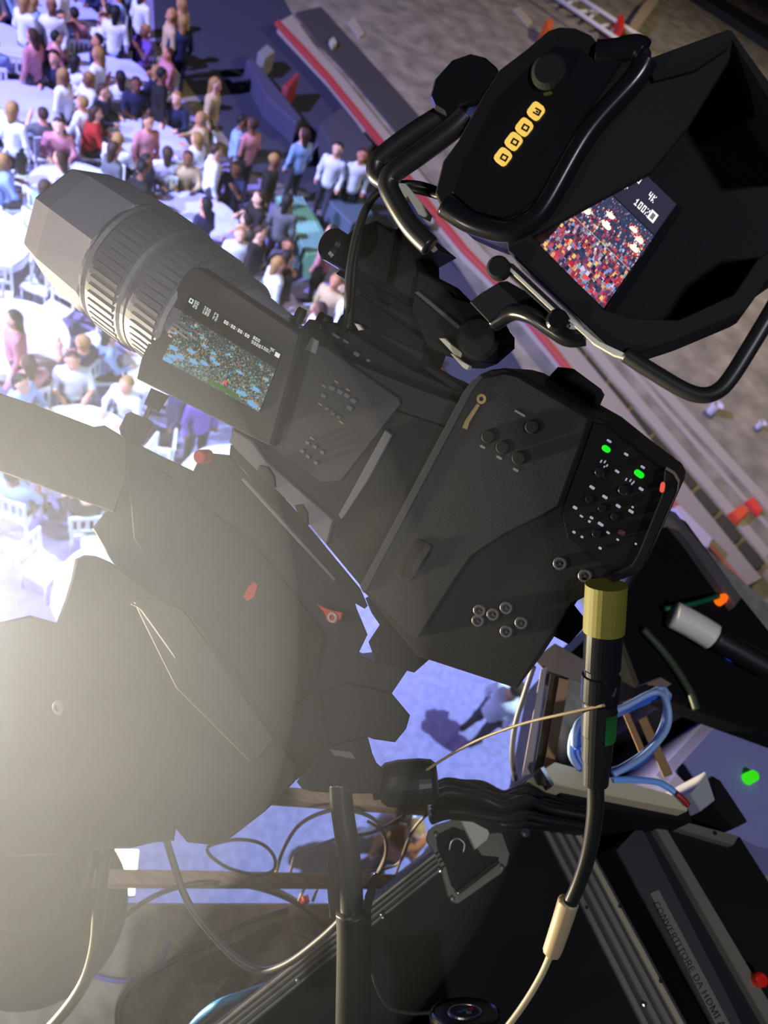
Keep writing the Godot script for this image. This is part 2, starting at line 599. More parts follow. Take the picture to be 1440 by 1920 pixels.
func lens(c: Node3D) -> void:
	var front := at(138, 419, 0.93)
	var back := at(552, 722, 0.845)
	var ax := (back - front).normalized()
	var l := Node3D.new()
	l.name = "lens"
	c.add_child(l)
	l.position = front - c.position
	l.set_meta("label", "long zoom lens with ribbed rings and a chamfered hood")
	turned("hood", front, ax, [[0.10, 0.055], [0.004, 0.062], [0.0, 0.066], [0.004, 0.069], [0.026, 0.0735], [0.030, 0.0745], [0.100, 0.0785], [0.104, 0.074], [0.104, 0.05]], mat("lens_grey"), l, 8)
	turned("glass", front, ax, [[0.085, 0.0], [0.088, 0.03], [0.095, 0.055], [0.1, 0.055]], mat("black_gloss"), l)
	var s := begin()
	lathe(s, front, ax, [[0.098, 0.05], [0.098, 0.0745], [0.104, 0.0765], [0.108, 0.074], [0.112, 0.077], [0.158, 0.0765], [0.162, 0.0745], [0.166, 0.074], [0.168, 0.05]], 48)
	ribs(s, front, ax, 0.116, 0.154, 0.0768, 54)
	obj("focus_ring", s, mat("ring_grey", Color(0.38, 0.37, 0.4), 0.5), l)
	s = begin()
	lathe(s, front, ax, [[0.165, 0.05], [0.165, 0.0725], [0.172, 0.0735], [0.212, 0.0715], [0.216, 0.069], [0.218, 0.05]], 48)
	ribs(s, front, ax, 0.176, 0.209, 0.0728, 54)
	obj("zoom_ring", s, mat("ring_grey", Color(0.38, 0.37, 0.4), 0.5), l)
	s = begin()
	lathe(s, front, ax, [[0.214, 0.05], [0.214, 0.0665], [0.222, 0.067], [0.250, 0.065], [0.254, 0.063], [0.256, 0.05]], 48)
	ribs(s, front, ax, 0.224, 0.248, 0.0662, 90)
	obj("iris_ring", s, mat("ring_grey", Color(0.38, 0.37, 0.4), 0.5), l)
	turned("barrel", front, ax, [[0.25, 0.05], [0.25, 0.061], [0.30, 0.0585], [0.302, 0.056], [0.33, 0.055], [0.36, 0.052], [0.362, 0.03]], mat("lens_grey"), l, 40)

func ribs(s: SurfaceTool, o: Vector3, ax: Vector3, t0: float, t1: float, r: float, n: int) -> void:
	var a := ax.cross(Vector3.UP).normalized()
	var b := a.cross(ax)
	for k in n:
		var w := TAU * k / n
		var d := a * cos(w) + b * sin(w)
		box(s, o + ax * (t0 + t1) * 0.5 + d * r, Vector3(TAU * r / n * 0.5, 0.0026, t1 - t0), Basis(ax.cross(d), d, ax))

# the picture on a screen: a crowd at round tables under a dark hall, with the camera's marks along its top edge
func crowd_picture(w: int, h: int, top: float, cols: Array, ground: Color, tables: Color, sd: int, big := 0) -> ImageTexture:
	var r := RandomNumberGenerator.new()
	r.seed = sd
	var im := Image.create(w, h, false, Image.FORMAT_RGB8)
	im.fill(Color(0.03, 0.035, 0.05))
	for y in range(int(h * top), h):
		for x in w:
			im.set_pixel(x, y, ground.lerp(Color.BLACK, r.randf() * 0.5))
	for k in (3400 if big == 0 else 1500):
		var y := int(h * (top + (1 - top) * pow(r.randf(), 0.9)))
		var x := r.randi() % w
		var c: Color = cols[r.randi() % cols.size()]
		var z := 2 + int((5.0 + big) * (y - h * top) / h) + r.randi() % 2
		im.fill_rect(Rect2i(x, y, z, z + r.randi() % 2), c.lerp(ground, r.randf() * 0.6))
	for k in (26 if big == 0 else 11):
		var y := h * (top + 0.06 + (0.94 - top) * pow(k / 26.0, 1.3))
		var x := r.randf() * w
		var rx := 5.0 + big + 13.0 * (y / h - top) * 1.5
		for j in range(-rx * 0.5, rx * 0.5):
			var half := rx * sqrt(maxf(0.0, 1.0 - pow(j / (rx * 0.5), 2)))
			im.fill_rect(Rect2i(x - half, y + j, half * 2, 1), tables.lerp(Color.WHITE, r.randf() * 0.15))
		for j in 22:
			var a := r.randf() * TAU
			im.fill_rect(Rect2i(x + cos(a) * rx * 1.1, y + sin(a) * rx * 0.55, 4, 4), cols[r.randi() % cols.size()])
	return im_tex(im)

func im_tex(im: Image) -> ImageTexture:
	return ImageTexture.create_from_image(im)

# tiny 3 x 5 figures for the time code and the marks
func digits(im: Image, words: String, x: int, y: int, k: int, c: Color) -> void:
	var f := {"0": "111101101101111", "1": "010110010010111", "8": "111101111101111", "5": "111100111001111", "2": "111001111100111", ":": "000010000010000", "F": "111100110100100", "I": "111010010010111", "S": "111100111001111", "O": "111101101101111", "%": "101001010100101", "-": "000000111000000", "A": "010101111101101", "W": "101101111111101", "B": "110101110101110", "4": "101101111001001", "K": "101110100110101"}
	for i in words.length():
		var g: String = f.get(words[i], "000000000000000")
		for b in 15:
			if g[b] == "1": im.fill_rect(Rect2i(x + (i * 4 + b % 3) * k, y + (b / 3) * k, k, k), c)

func screen(c: Node3D) -> void:
	var s := Node3D.new()
	s.name = "screen"
	c.add_child(s)
	s.position = on(SIDE, 400, 700, 0.03) - c.position
	s.set_meta("label", "fold-out screen showing the audience and a time code")
	slab("frame", [253, 711, 262, 672, 300, 588, 345, 512, 356, 502, 372, 500, 563, 626, 560, 640, 508, 836, 498, 834, 434, 802], SIDE, 0.030, 0.016, mat("grey_dark"), s, 7)
	slab("hinge", [508, 640, 560, 640, 520, 800, 480, 790], SIDE, 0.016, 0.02, mat("black"), s, 2)
	var t := crowd_picture(320, 208, 0.26, [Color(0.25, 0.5, 0.62), Color(0.5, 0.66, 0.7), Color(0.2, 0.3, 0.3), Color(0.62, 0.72, 0.62), Color(0.4, 0.55, 0.45), Color(0.75, 0.4, 0.2), Color(0.12, 0.18, 0.2)], Color(0.2, 0.25, 0.25), Color(0.38, 0.64, 0.85), 11)
	var im := t.get_image()
	var wt := Color(0.85, 0.9, 0.88)
	im.fill_rect(Rect2i(4, 6, 14, 14), wt)
	im.fill_rect(Rect2i(8, 9, 6, 7), Color(0.1, 0.1, 0.1))
	digits(im, "50", 22, 4, 2, wt); digits(im, "25", 22, 16, 2, wt)
	digits(im, "ISO", 56, 4, 2, wt); digits(im, "180", 56, 16, 2, wt)
	digits(im, "F5", 92, 4, 2, wt); digits(im, "F2", 92, 16, 2, wt)
	digits(im, "00:00:00:00", 128, 8, 2, Color(1, 1, 1))
	digits(im, "800", 226, 2, 2, wt); digits(im, "5000", 226, 16, 2, wt)
	digits(im, "100%", 258, 14, 2, wt); digits(im, "4K", 284, 4, 2, wt)
	im.fill_rect(Rect2i(302, 8, 15, 14), wt)
	im.fill_rect(Rect2i(150, 190, 100, 14), Color(0.2, 0.4, 0.16))
	im.fill_rect(Rect2i(196, 168, 8, 14), Color(0.9, 0.3, 0.12))
	var m := mat("screen_picture", Color(0.02, 0.02, 0.02), 0.3)
	m.emission_enabled = true
	m.emission_texture = im_tex(im)
	m.emission_energy_multiplier = 1.0
	picture("display", PackedVector3Array([on(SIDE, 356, 553, 0.0318), on(SIDE, 529, 661, 0.0318), on(SIDE, 486, 773, 0.0318), on(SIDE, 304, 674, 0.0318)]), m, s)

func rear_module(c: Node3D) -> void:
	var b := Node3D.new()
	b.name = "rear_module"
	c.add_child(b)
	b.position = on(SIDE, 900, 1000) - c.position
	b.set_meta("label", "angular rear module with a lit control panel")
	slab("case", [879, 720, 898, 702, 920, 693, 945, 690, 970, 697, 1134, 790, 1187, 833, 1246, 878, 1262, 890, 1270, 906, 1268, 922, 1206, 1060, 1192, 1076, 1150, 1092, 1073, 1132, 968, 1293, 782, 1232, 690, 1121, 676, 1108, 672, 1098, 686, 1080], SIDE, 0.014, 0.10, mat("black_deep"), b, 6)
	slab("side_cover", [886, 728, 904, 708, 945, 699, 968, 704, 1104, 784, 1090, 830, 1046, 950, 1018, 967, 950, 1000, 884, 1043, 855, 1085, 784, 1197, 772, 1196, 700, 1122, 684, 1106, 690, 1086], SIDE, 0.020, 0.01, mat("black"), b, 6)
	slab("front_trim", [868, 735, 882, 716, 900, 702, 906, 708, 888, 730, 700, 1084, 690, 1106, 680, 1112, 674, 1100], SIDE, 0.022, 0.012, mat("grey_dark"), b, 3)
	slab("recess", pill(775, 1050, 90, 44, -58, 0.5), SIDE, 0.0212, 0.004, mat("black_deep"), b, 4)
	slab("recess_tab", pill(789, 1048, 64, 12, -58, 0.4), SIDE, 0.0232, 0.004, mat("black"), b, 2)
	for q in [[918, 818], [945, 838], [975, 858], [1000, 800]]:
		turned("dial", on(SIDE, q[0], q[1], 0.0195), -away(SIDE), [[0, 0.0062], [0.005, 0.006], [0.006, 0.005], [0.006, 0.0]], mat("black_deep"), b, 20)
	turned("key_mark", on(SIDE, 903, 748, 0.0198), -away(SIDE), [[0, 0.0046], [0.001, 0.0044], [0.001, 0.002], [0.0, 0.002]], mat("gold_print"), b, 16)
	slab("key_mark", [894, 756, 900, 760, 880, 792, 876, 806, 866, 802, 872, 788], SIDE, 0.0205, 0.0012, mat("gold_print"), b, 1)
	for q in [[975, 775, 22, 4], [905, 838, 11, 5], [936, 858, 12, 5], [967, 881, 12, 5], [760, 1045, 8, 3]]:
		slab("print", pill(q[0], q[1], q[2], q[3], 30), SIDE, 0.0205, 0.0006, mat("grey_print"), b, 0.5)
	# the lit control panel on the rear corner
	var p := slab("control_panel", [1112, 792, 1134, 796, 1187, 838, 1246, 884, 1256, 898, 1196, 1050, 1150, 1078, 1064, 1010, 1052, 960, 1094, 846], SIDE, 0.0165, 0.004, mat("panel_black", Color(0.05, 0.05, 0.052), 0.4), b, 3)
	p.set_meta("label", "control panel with green lamps and white lettering")
	for q in [[1136, 842, 18, 11], [1198, 889, 21, 11.5]]:
		slab("green_lamp", pill(q[0], q[1], q[2], q[3], 36, 0.5), SIDE, 0.0195, 0.003, glow("green_lamp", Color(0.0, 0.95, 0.12), 1.0), b, 1.5)
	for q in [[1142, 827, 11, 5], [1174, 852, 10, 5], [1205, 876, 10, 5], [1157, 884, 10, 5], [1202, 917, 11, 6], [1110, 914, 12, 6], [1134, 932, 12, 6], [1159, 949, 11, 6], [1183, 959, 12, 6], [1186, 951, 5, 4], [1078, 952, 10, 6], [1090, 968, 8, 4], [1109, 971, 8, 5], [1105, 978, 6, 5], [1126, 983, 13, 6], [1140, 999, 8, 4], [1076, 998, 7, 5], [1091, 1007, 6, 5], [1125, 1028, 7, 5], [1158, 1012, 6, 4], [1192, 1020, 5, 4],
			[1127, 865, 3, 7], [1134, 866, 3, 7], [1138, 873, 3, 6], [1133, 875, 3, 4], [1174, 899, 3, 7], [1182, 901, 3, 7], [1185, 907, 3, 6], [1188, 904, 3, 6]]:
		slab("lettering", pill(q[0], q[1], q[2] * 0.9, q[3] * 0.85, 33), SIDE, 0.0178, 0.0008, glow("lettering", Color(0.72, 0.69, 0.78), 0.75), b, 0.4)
	for q in [[1126, 884, 10], [1170, 918, 10], [1106, 935, 8], [1130, 952, 8], [1154, 968, 8], [1120, 1000, 9]]:
		turned("button", on(SIDE, q[0], q[1], 0.0165), -away(SIDE), [[0, q[2] * 0.00046], [0.003, q[2] * 0.00044], [0.004, q[2] * 0.00034], [0.004, 0]], mat("black_gloss"), b, 18)
	slab("record_button", pill(1165, 998, 18, 10, 20, 0.5), SIDE, 0.019, 0.004, mat("dark_red", Color(0.22, 0.06, 0.06), 0.5), b, 2)
	slab("red_glint", pill(1242, 914, 9, 20, 8, 0.5), SIDE, 0.031, 0.003, glow("red_glint", Color(0.95, 0.36, 0.28), 0.9), b, 1.5)  # glowing pill paints the orange glint on the rear handle
	slab("rear_handle", [1246, 880, 1262, 890, 1271, 906, 1268, 924, 1208, 1060, 1194, 1077, 1150, 1093, 1146, 1082, 1182, 1062, 1196, 1040, 1240, 930, 1244, 904], SIDE, 0.030, 0.022, mat("black_gloss"), b, 5)
	# sockets on the lower corner
	for q in [[901, 1143], [951, 1138], [898, 1162], [926, 1150], [951, 1182], [979, 1166], [1051, 1055], [1098, 1078]]:
		turned("socket", on(SIDE, q[0], q[1], 0.014), -away(SIDE), [[0, 0.0058], [0.004, 0.0058], [0.0045, 0.0052], [0.0045, 0.0036], [0.001, 0.0034], [0.001, 0.0012], [0.004, 0.001], [0.004, 0]], mat("alu_dark"), b, 18)
	slab("base_shoe", [684, 1122, 696, 1118, 790, 1228, 776, 1262, 704, 1243, 690, 1204, 711, 1172, 696, 1150], SIDE, -0.004, 0.05, mat("black_deep"), b, 2)
	slab("accessory_box", [1045, 688, 1056, 690, 1110, 730, 1117, 742, 1105, 769, 1060, 752, 1014, 722], SIDE, -0.03, 0.05, mat("black_soft"), b, 4)
	slab("top_plate", [1136, 792, 1142, 786, 1190, 826, 1188, 838], SIDE, -0.004, 0.06, mat("black_soft"), b, 1.5)
	slab("stub_connector", [1062, 1146, 1090, 1182, 1066, 1209, 1034, 1192, 1040, 1176], SIDE, -0.01, 0.03, mat("black_soft"), b, 3)

# ---------------------------------------------------------------- the viewfinder and what holds it
func viewfinder() -> void:
	var c := thing("viewfinder", "black studio viewfinder with a deep hood, lit picture and four yellow buttons", "viewfinder", on(FINDER, 1050, 420))
	slab("housing", [814, 362, 818, 344, 829, 300, 857, 262, 905, 175, 935, 128, 985, 90, 1027, 54, 1048, 47, 1078, 49, 1107, 62, 1124, 82, 1150, 83, 1194, 74, 1212, 78, 1221, 92, 1219, 108, 1190, 152, 1100, 254, 1022, 388, 986, 422, 951, 436, 915, 430, 884, 418, 845, 400, 822, 380], FINDER, 0.0, 0.09, mat("black_deep"), c, 9)
	slab("face", [846, 360, 866, 300, 930, 180, 990, 120, 1040, 84, 1090, 92, 1120, 112, 1168, 112, 1090, 226, 1010, 366, 975, 398, 940, 410, 890, 398], FINDER, 0.004, 0.008, mat("black_gloss"), c, 5)
	tubes("bumper", [on(FINDER, 832, 386), on(FINDER, 884, 418), on(FINDER, 946, 434), on(FINDER, 986, 420), on(FINDER, 1022, 386), on(FINDER, 1100, 252), on(FINDER, 1188, 152), on(FINDER, 1212, 112)], 0.0085, mat("black_gloss"), c)
	tubes("top_roll", [on(FINDER, 1118, 100), on(FINDER, 1150, 98), on(FINDER, 1190, 90), on(FINDER, 1206, 98)], 0.009, mat("black_gloss"), c)
	slab("side_knob", [803, 180, 812, 145, 845, 108, 880, 96, 908, 103, 930, 122, 938, 140, 904, 190, 857, 202, 835, 214, 812, 200], FINDER, -0.012, 0.045, mat("black_gloss"), c, 12)
	turned("top_knob", on(FINDER, 1030, 138, 0.004), -away(FINDER), [[0, 0.013], [0.006, 0.0125], [0.008, 0.01], [0.008, 0]], mat("black_soft"), c, 24)
	for q in [[942, 292], [962, 263], [982, 236], [1004, 206]]:
		var k := slab("button", pill(q[0], q[1], 30, 26, -52, 0.26), FINDER, 0.008, 0.006, glow("yellow_button", Color(1.0, 0.82, 0.38), 0.95), c, 2.5)
		k.set_meta("label", "lit yellow button")
		var u: float = q[0] + 3.0
		var v: float = q[1] + 3.0
		var s := begin()
		for e in [[-4.5, 0, 3.0, 13], [4.5, 0, 3.0, 13], [0, 5.2, 9, 3.0]] + ([[0, 0, 3, 5]] if q[0] > 1000 else [[0, -5.2, 9, 3.0]]):
			var t := Vector2(e[0], e[1]).rotated(deg_to_rad(-60))
			plate(s, pill(u + t.x, v + t.y, e[2], e[3], -60, 0.1), FINDER, 0.0088, 0.001, 0.3)
		obj("symbol", s, mat("panel_black"), k)
	slab("green_mark", pill(1027, 175, 17, 6, -10, 0.5), FINDER, 0.0048, 0.001, glow("green_mark", Color(0.3, 0.4, 0.05), 0.3), c, 0.5)
	# hood: the wall near us, the far walls, the floor and roof, and the picture deep inside
	var h := Node3D.new()
	h.name = "hood"
	c.add_child(h)
	h.position = on(FINDER, 1250, 350) - c.position
	slab("side_wall", [986, 424, 1024, 388, 1102, 252, 1190, 152, 1222, 107, 1300, 79, 1366, 54, 1374, 72, 1368, 110, 1290, 238, 1222, 322, 994, 446], FINDER, -0.004, 0.006, mat("black_soft"), h, 4)
	slab("wall_rib", [1222, 140, 1300, 118, 1360, 80, 1362, 92, 1302, 132, 1226, 152], FINDER, 0.0, 0.005, mat("black_deep"), h, 2)
	slab("back_wall", [994, 446, 1100, 252, 1222, 107, 1366, 54, 1440, 150, 1500, 240, 1500, 480, 1440, 524, 1401, 578, 1268, 637, 1173, 664, 1140, 646], FINDER, -0.075, 0.006, mat("black_deep"), h, 3)
	slab("lower_wall", [986, 432, 1000, 446, 1132, 580, 1180, 596, 1272, 600, 1376, 552, 1420, 486, 1500, 430, 1500, 482, 1440, 524, 1401, 579, 1386, 588, 1268, 638, 1190, 664, 1173, 664, 1140, 648, 952, 470, 950, 440], FINDER, -0.002, 0.075, mat("black_soft"), h, 4)
	slab("upper_wall", [1360, 56, 1372, 56, 1510, 250, 1510, 280, 1500, 280], FINDER, -0.004, 0.075, mat("black_soft"), h, 2)
	var cols := [Color(0.8, 0.2, 0.2), Color(0.9, 0.3, 0.35), Color(0.7, 0.12, 0.2), Color(0.85, 0.8, 0.85), Color(0.5, 0.6, 0.8), Color(0.95, 0.75, 0.4), Color(0.12, 0.12, 0.2), Color(0.4, 0.15, 0.25)]
	var t := crowd_picture(256, 256, 0.3, cols, Color(0.25, 0.3, 0.45), Color(0.95, 0.92, 0.85), 5, 7)
	var im := t.get_image()
	im.fill_rect(Rect2i(0, 0, 256, 74), Color(0.16, 0.15, 0.22))
	var wt := Color(0.92, 0.92, 0.92)
	im.fill_rect(Rect2i(214, 40, 22, 20), wt)
	im.fill_rect(Rect2i(220, 44, 10, 12), Color(0.4, 0.4, 0.4))
	digits(im, "100%", 168, 44, 3, wt)
	digits(im, "4K", 186, 16, 3, wt)
	digits(im, "50", 130, 8, 3, wt); digits(im, "B", 122, 30, 4, wt)
	im.fill_rect(Rect2i(0, 160, 256, 1), Color(0.8, 0.8, 0.6))
	var m := mat("finder_picture", Color(0.02, 0.02, 0.02), 0.3)
	m.emission_enabled = true
	m.emission_texture = im_tex(im)
	m.emission_energy_multiplier = 1.25
	picture("display", PackedVector3Array([on(FINDER, 1129, 249, -0.07), on(FINDER, 1268, 383, -0.07), on(FINDER, 1132, 578, -0.07), on(FINDER, 993, 444, -0.07)]), m, c)
	slab("display_edge", [1268, 383, 1280, 390, 1142, 600, 1132, 584], FINDER, -0.066, 0.008, mat("black_gloss"), c, 1.5)
	# bracket rails under it, the tubes in front of it and the rod loop behind
	var pale := mat("rail_highlight", Color(0.82, 0.8, 0.72), 0.4)  # cream tone paints the highlights along the bracket rails
	slab("bracket", [940, 488, 962, 494, 1064, 590, 1052, 596, 1034, 590, 950, 512], FINDER, 0.002, 0.02, mat("black"), c, 2)
	slab("bracket_edge", [950, 503, 956, 500, 1052, 590, 1046, 594], FINDER, 0.005, 0.004, pale, c, 1)
	slab("bracket_edge", [1064, 600, 1072, 598, 1124, 640, 1184, 668, 1178, 674, 1150, 666, 1112, 644], FINDER, 0.004, 0.012, pale, c, 1.5)
	turned("bracket_knob", on(FINDER, 938, 506, 0.0), -away(FINDER), [[0, 0.009], [0.01, 0.009], [0.012, 0.007], [0.012, 0]], mat("black_soft"), c, 20)
	var rod := []
	for q in [[1172, 664], [1225, 698], [1286, 733], [1322, 741], [1350, 730], [1374, 702], [1408, 648], [1450, 578], [1500, 490]]: rod.append(on(FINDER, q[0], q[1], 0.0))
	tubes("rod_loop", rod, 0.0062, mat("rod_black", Color(0.12, 0.12, 0.12), 0.36), c)
	rod = []
	for q in [[862, 196], [826, 217], [770, 252], [722, 288], [706, 304], [705, 326], [722, 340]]: rod.append(on(FINDER, q[0], q[1], -0.03))
	tubes("front_tube", rod, 0.0082, mat("rod_black"), c)
	rod = []
	for q in [[875, 215], [846, 244], [790, 286], [740, 322], [728, 344], [738, 372], [770, 424], [806, 462]]: rod.append(on(FINDER, q[0], q[1], -0.02))
	tubes("front_tube", rod, 0.0088, mat("rod_black"), c)
	slab("slotted_plate", [744, 342, 760, 344, 804, 398, 800, 410, 784, 402, 764, 368, 756, 372, 792, 430, 814, 462, 806, 468, 748, 372], FINDER, -0.03, 0.012, mat("alu_paint", Color(0.75, 0.73, 0.64), 0.5), c, 1.5)

func viewfinder_mount() -> void:
	var c := thing("viewfinder_mount", "black tilting mount joining the viewfinder to the top of the camera", "mount", on(SIDE, 740, 690, -0.03))
	slab("block", [640, 448, 660, 430, 703, 413, 733, 433, 760, 420, 817, 467, 782, 487, 783, 507, 800, 640, 800, 653, 787, 690, 760, 697, 700, 668, 648, 642, 648, 527, 650, 490], SIDE, -0.03, 0.06, mat("black"), c, 5)
	slab("plate", [628, 513, 640, 502, 700, 534, 786, 584, 780, 596, 650, 528], SIDE, -0.02, 0.06, mat("black_gloss"), c, 3)
	slab("plate", [652, 560, 676, 552, 800, 640, 790, 660, 660, 600], SIDE, -0.024, 0.03, mat("black_gloss"), c, 3)
	slab("arm", [783, 507, 827, 530, 853, 557, 887, 567, 897, 577, 915, 600, 938, 628, 938, 650, 904, 680, 878, 690, 852, 672, 838, 668, 800, 653, 770, 580], SIDE, -0.015, 0.05, mat("black_soft"), c, 6)
	slab("arm_rib", [776, 548, 784, 546, 872, 618, 868, 626], SIDE, -0.011, 0.005, mat("grey_panel"), c, 1.5)
	turned("knob", on(SIDE, 640, 470, -0.005), CB * Vector3(-0.6, 0.2, 0.6), [[-0.01, 0.0], [-0.01, 0.016], [0.014, 0.016], [0.018, 0.013], [0.018, 0]], mat("black_gloss"), c, 24)
	turned("tilt_knob", on(SIDE, 900, 634, 0.0), -away(SIDE), [[-0.03, 0.0], [-0.03, 0.02], [0.006, 0.02], [0.01, 0.016], [0.01, 0]], mat("black_soft"), c, 28)
	slab("clamp_highlight", [822, 634, 832, 634, 868, 662, 864, 671, 850, 664], SIDE, -0.008, 0.01, mat("cream_metal", Color(0.78, 0.76, 0.68), 0.35), c, 1.5)  # cream slivers paint the bright highlights on the steel clamps
	slab("clamp_highlight", [844, 663, 850, 664, 880, 686, 876, 694, 868, 690], SIDE, -0.01, 0.01, mat("cream_metal"), c, 1.5)
	slab("clamp_highlight", [664, 606, 672, 608, 680, 618, 672, 620], SIDE, -0.018, 0.004, mat("cream_metal"), c, 1)
	slab("offset_arm", [880, 566, 900, 550, 936, 528, 950, 526, 990, 548, 1040, 584, 1064, 602, 1052, 614, 1010, 592, 968, 574, 950, 584, 916, 604], FINDER, -0.02, 0.03, mat("black"), c, 4)
	tubes("offset_tube", [on(FINDER, 926, 606, -0.03), on(FINDER, 962, 586, -0.02), on(FINDER, 996, 592, -0.01), on(FINDER, 1034, 616, -0.006), on(FINDER, 1066, 634, -0.004), on(FINDER, 1098, 632, -0.004)], 0.0068, mat("black_gloss"), c)
	turned("boss", on(FINDER, 1048, 604, -0.004), -away(FINDER), [[0, 0.0085], [0.012, 0.0085], [0.014, 0.0065], [0.014, 0]], mat("black_gloss"), c, 22)
	var o := thing("finder_cable", "pair of thin black cables looping from the viewfinder down to the camera", "cable", on(SIDE, 655, 610, -0.02))
	tubes("strand", upx([840, 372, 0.68, 790, 358, 0.7, 738, 350, 0.705, 704, 366, 0.71, 680, 410, 0.72, 666, 480, 0.73, 660, 550, 0.74, 654, 616, 0.75]), 0.0034, mat("rubber"), o)
	tubes("strand", upx([842, 366, 0.69, 780, 346, 0.7, 724, 352, 0.7, 690, 384, 0.71, 668, 440, 0.72, 655, 510, 0.73, 652, 570, 0.74, 648, 620, 0.76]), 0.0034, mat("rubber"), o)

# ---------------------------------------------------------------- the fluid head, its column and pan bar
func tripod() -> void:
	viewfinder_mount()
	var foot := at(46, 1560, 1.06)
	var c := thing("tripod", "large black fluid tripod head on a thick column, under the broadcast camera", "tripod", Vector3(foot.x, DECK, foot.z))
	slab("head", [170, 800, 240, 822, 300, 853, 362, 882, 372, 860, 388, 848, 430, 852, 560, 992, 664, 1122, 670, 1142, 690, 1190, 672, 1228, 704, 1241, 782, 1232, 735, 1302, 690, 1384, 600, 1430, 555, 1465, 400, 1310, 208, 1052, 172, 990, 204, 950], HEAD, 0.0, 0.10, mat("black"), c, 6, true)
	slab("slide_plate", [432, 834, 446, 832, 562, 966, 676, 1104, 690, 1136, 684, 1142, 660, 1128, 556, 994, 430, 854], HEAD, 0.02, 0.06, mat("black_soft"), c, 3, true)
	slab("plate_edge", [452, 898, 458, 896, 630, 1086, 626, 1090], HEAD, 0.0225, 0.004, mat("grey_panel"), c, 1, true)
	slab("side_cover", [236, 856, 310, 884, 400, 960, 470, 1010, 560, 1120, 610, 1190, 590, 1290, 520, 1360, 345, 1140, 250, 1010], HEAD, 0.008, 0.012, mat("black_soft"), c, 6, true)
	slab("wedge_cover", [250, 1128, 268, 1118, 340, 1140, 356, 1158, 512, 1384, 508, 1394, 486, 1422, 468, 1428, 330, 1290, 280, 1190], HEAD, 0.036, 0.014, mat("black"), c, 4, true)
	slab("base", [122, 1120, 133, 1082, 140, 1046, 158, 1038, 180, 1040, 208, 1052, 300, 1120, 420, 1250, 560, 1436, 556, 1466, 500, 1522, 430, 1576, 405, 1587, 352, 1581, 331, 1556, 327, 1578, 290, 1581, 245, 1592, 200, 1594, 100, 1606, -80, 1610, -80, 1160, 0, 1165, 55, 1152, 105, 1166], HEAD, 0.026, 0.12, mat("black_soft"), c, 12, true)
	slab("clamp", [600, 1300, 650, 1280, 735, 1300, 769, 1341, 762, 1366, 741, 1392, 700, 1386, 690, 1382, 620, 1400], HEAD, 0.016, 0.05, mat("black"), c, 5, true)
	slab("bar_mount", [556, 1466, 600, 1410, 640, 1392, 690, 1382, 698, 1412, 706, 1430, 719, 1442, 714, 1488, 660, 1488, 615, 1486, 584, 1484, 566, 1479], HEAD, 0.02, 0.06, mat("black"), c, 4, true)
	slab("bar_mount_tab", [618, 1404, 660, 1410, 668, 1424, 626, 1416], HEAD, 0.0235, 0.006, mat("grey_panel"), c, 2, true)
	slab("front_arm", [-80, 710, 0, 737, 60, 757, 176, 800, 196, 797, 238, 822, 236, 900, 214, 962, 198, 955, 0, 885, -80, 858], HEAD, 0.03, 0.06, mat("black"), c, 5, true)
	slab("front_block", [283, 727, 318, 742, 298, 773, 270, 758], HEAD, -0.02, 0.03, mat("black_soft"), c, 2, true)
	tubes("stem", [at(286, 752, 0.93), at(278, 772, 0.93), at(266, 800, 0.93)], 0.003, mat("alu_dark"), c)
	slab("front_knob", [245, 772, 284, 789, 289, 798, 283, 808, 268, 832, 258, 836, 226, 815, 223, 803, 236, 776], HEAD, -0.01, 0.04, mat("rubber"), c, 5, true)
	slab("lever", [476, 1090, 484, 1096, 478, 1120, 464, 1128, 456, 1118, 464, 1100], HEAD, 0.012, 0.012, mat("red"), c, 3, true).set_meta("label", "red lever")
	slab("release_tab", [594, 1132, 606, 1138, 622, 1144, 642, 1148, 640, 1160, 628, 1170, 614, 1166, 608, 1150], HEAD, 0.022, 0.012, mat("red"), c, 2, true).set_meta("label", "red release tab with a ring")
	turned("ring", on(HEAD, 624, 1157, 0.0225), -away(HEAD), [[0, 0.0058], [0.002, 0.0056], [0.002, 0.003], [0, 0.003]], mat("alu"), c, 20)
	turned("red_button", on(HEAD, 380, 856, 0.014), -away(HEAD), [[-0.01, 0.0075], [0.006, 0.0075], [0.008, 0.006], [0.008, 0]], mat("red"), c, 20)
	tubes("scratch_trim", [on(HEAD, 246, 1132, 0.04), on(HEAD, 262, 1140, 0.041), on(HEAD, 276, 1158, 0.041), on(HEAD, 330, 1234, 0.04)], 0.0012, mat("alu"), c)
	turned("base_bolt", on(HEAD, 112, 1326, 0.028), -away(HEAD), [[0, 0.009], [0.003, 0.009], [0.004, 0.007], [0.004, 0.004], [0.001, 0.004], [0.001, 0]], mat("grey_panel"), c, 20)
	var h := foot.y - DECK
	turned("column", Vector3(foot.x, DECK, foot.z), Vector3.UP, [[0, 0], [0, 0.16], [0.03, 0.16], [0.05, 0.10], [0.06, 0.088], [h * 0.5, 0.088], [h * 0.52, 0.094], [h * 0.6, 0.094], [h * 0.62, 0.088], [h, 0.088], [h, 0.0]], mat("black_soft"), c, 40)
	# pan bar with a clip and a sleeve
	var pb := thing("pan_bar", "black tripod pan bar hanging straight down from the head", "handle", at(655, 1990, 0.9))
	tubes("bar", upx([636, 1466, 0.85, 642, 1520, 0.85, 652, 1590, 0.85, 658, 1660, 0.855, 659, 1740, 0.86, 656, 1840, 0.87, 654, 1990, 0.88]), 0.0128, mat("rod_black"), pb)
	tubes("sleeve", upx([662, 1706, 0.857, 664, 1760, 0.86, 663, 1850, 0.868, 660, 1990, 0.88]), 0.0195, mat("rubber"), pb)
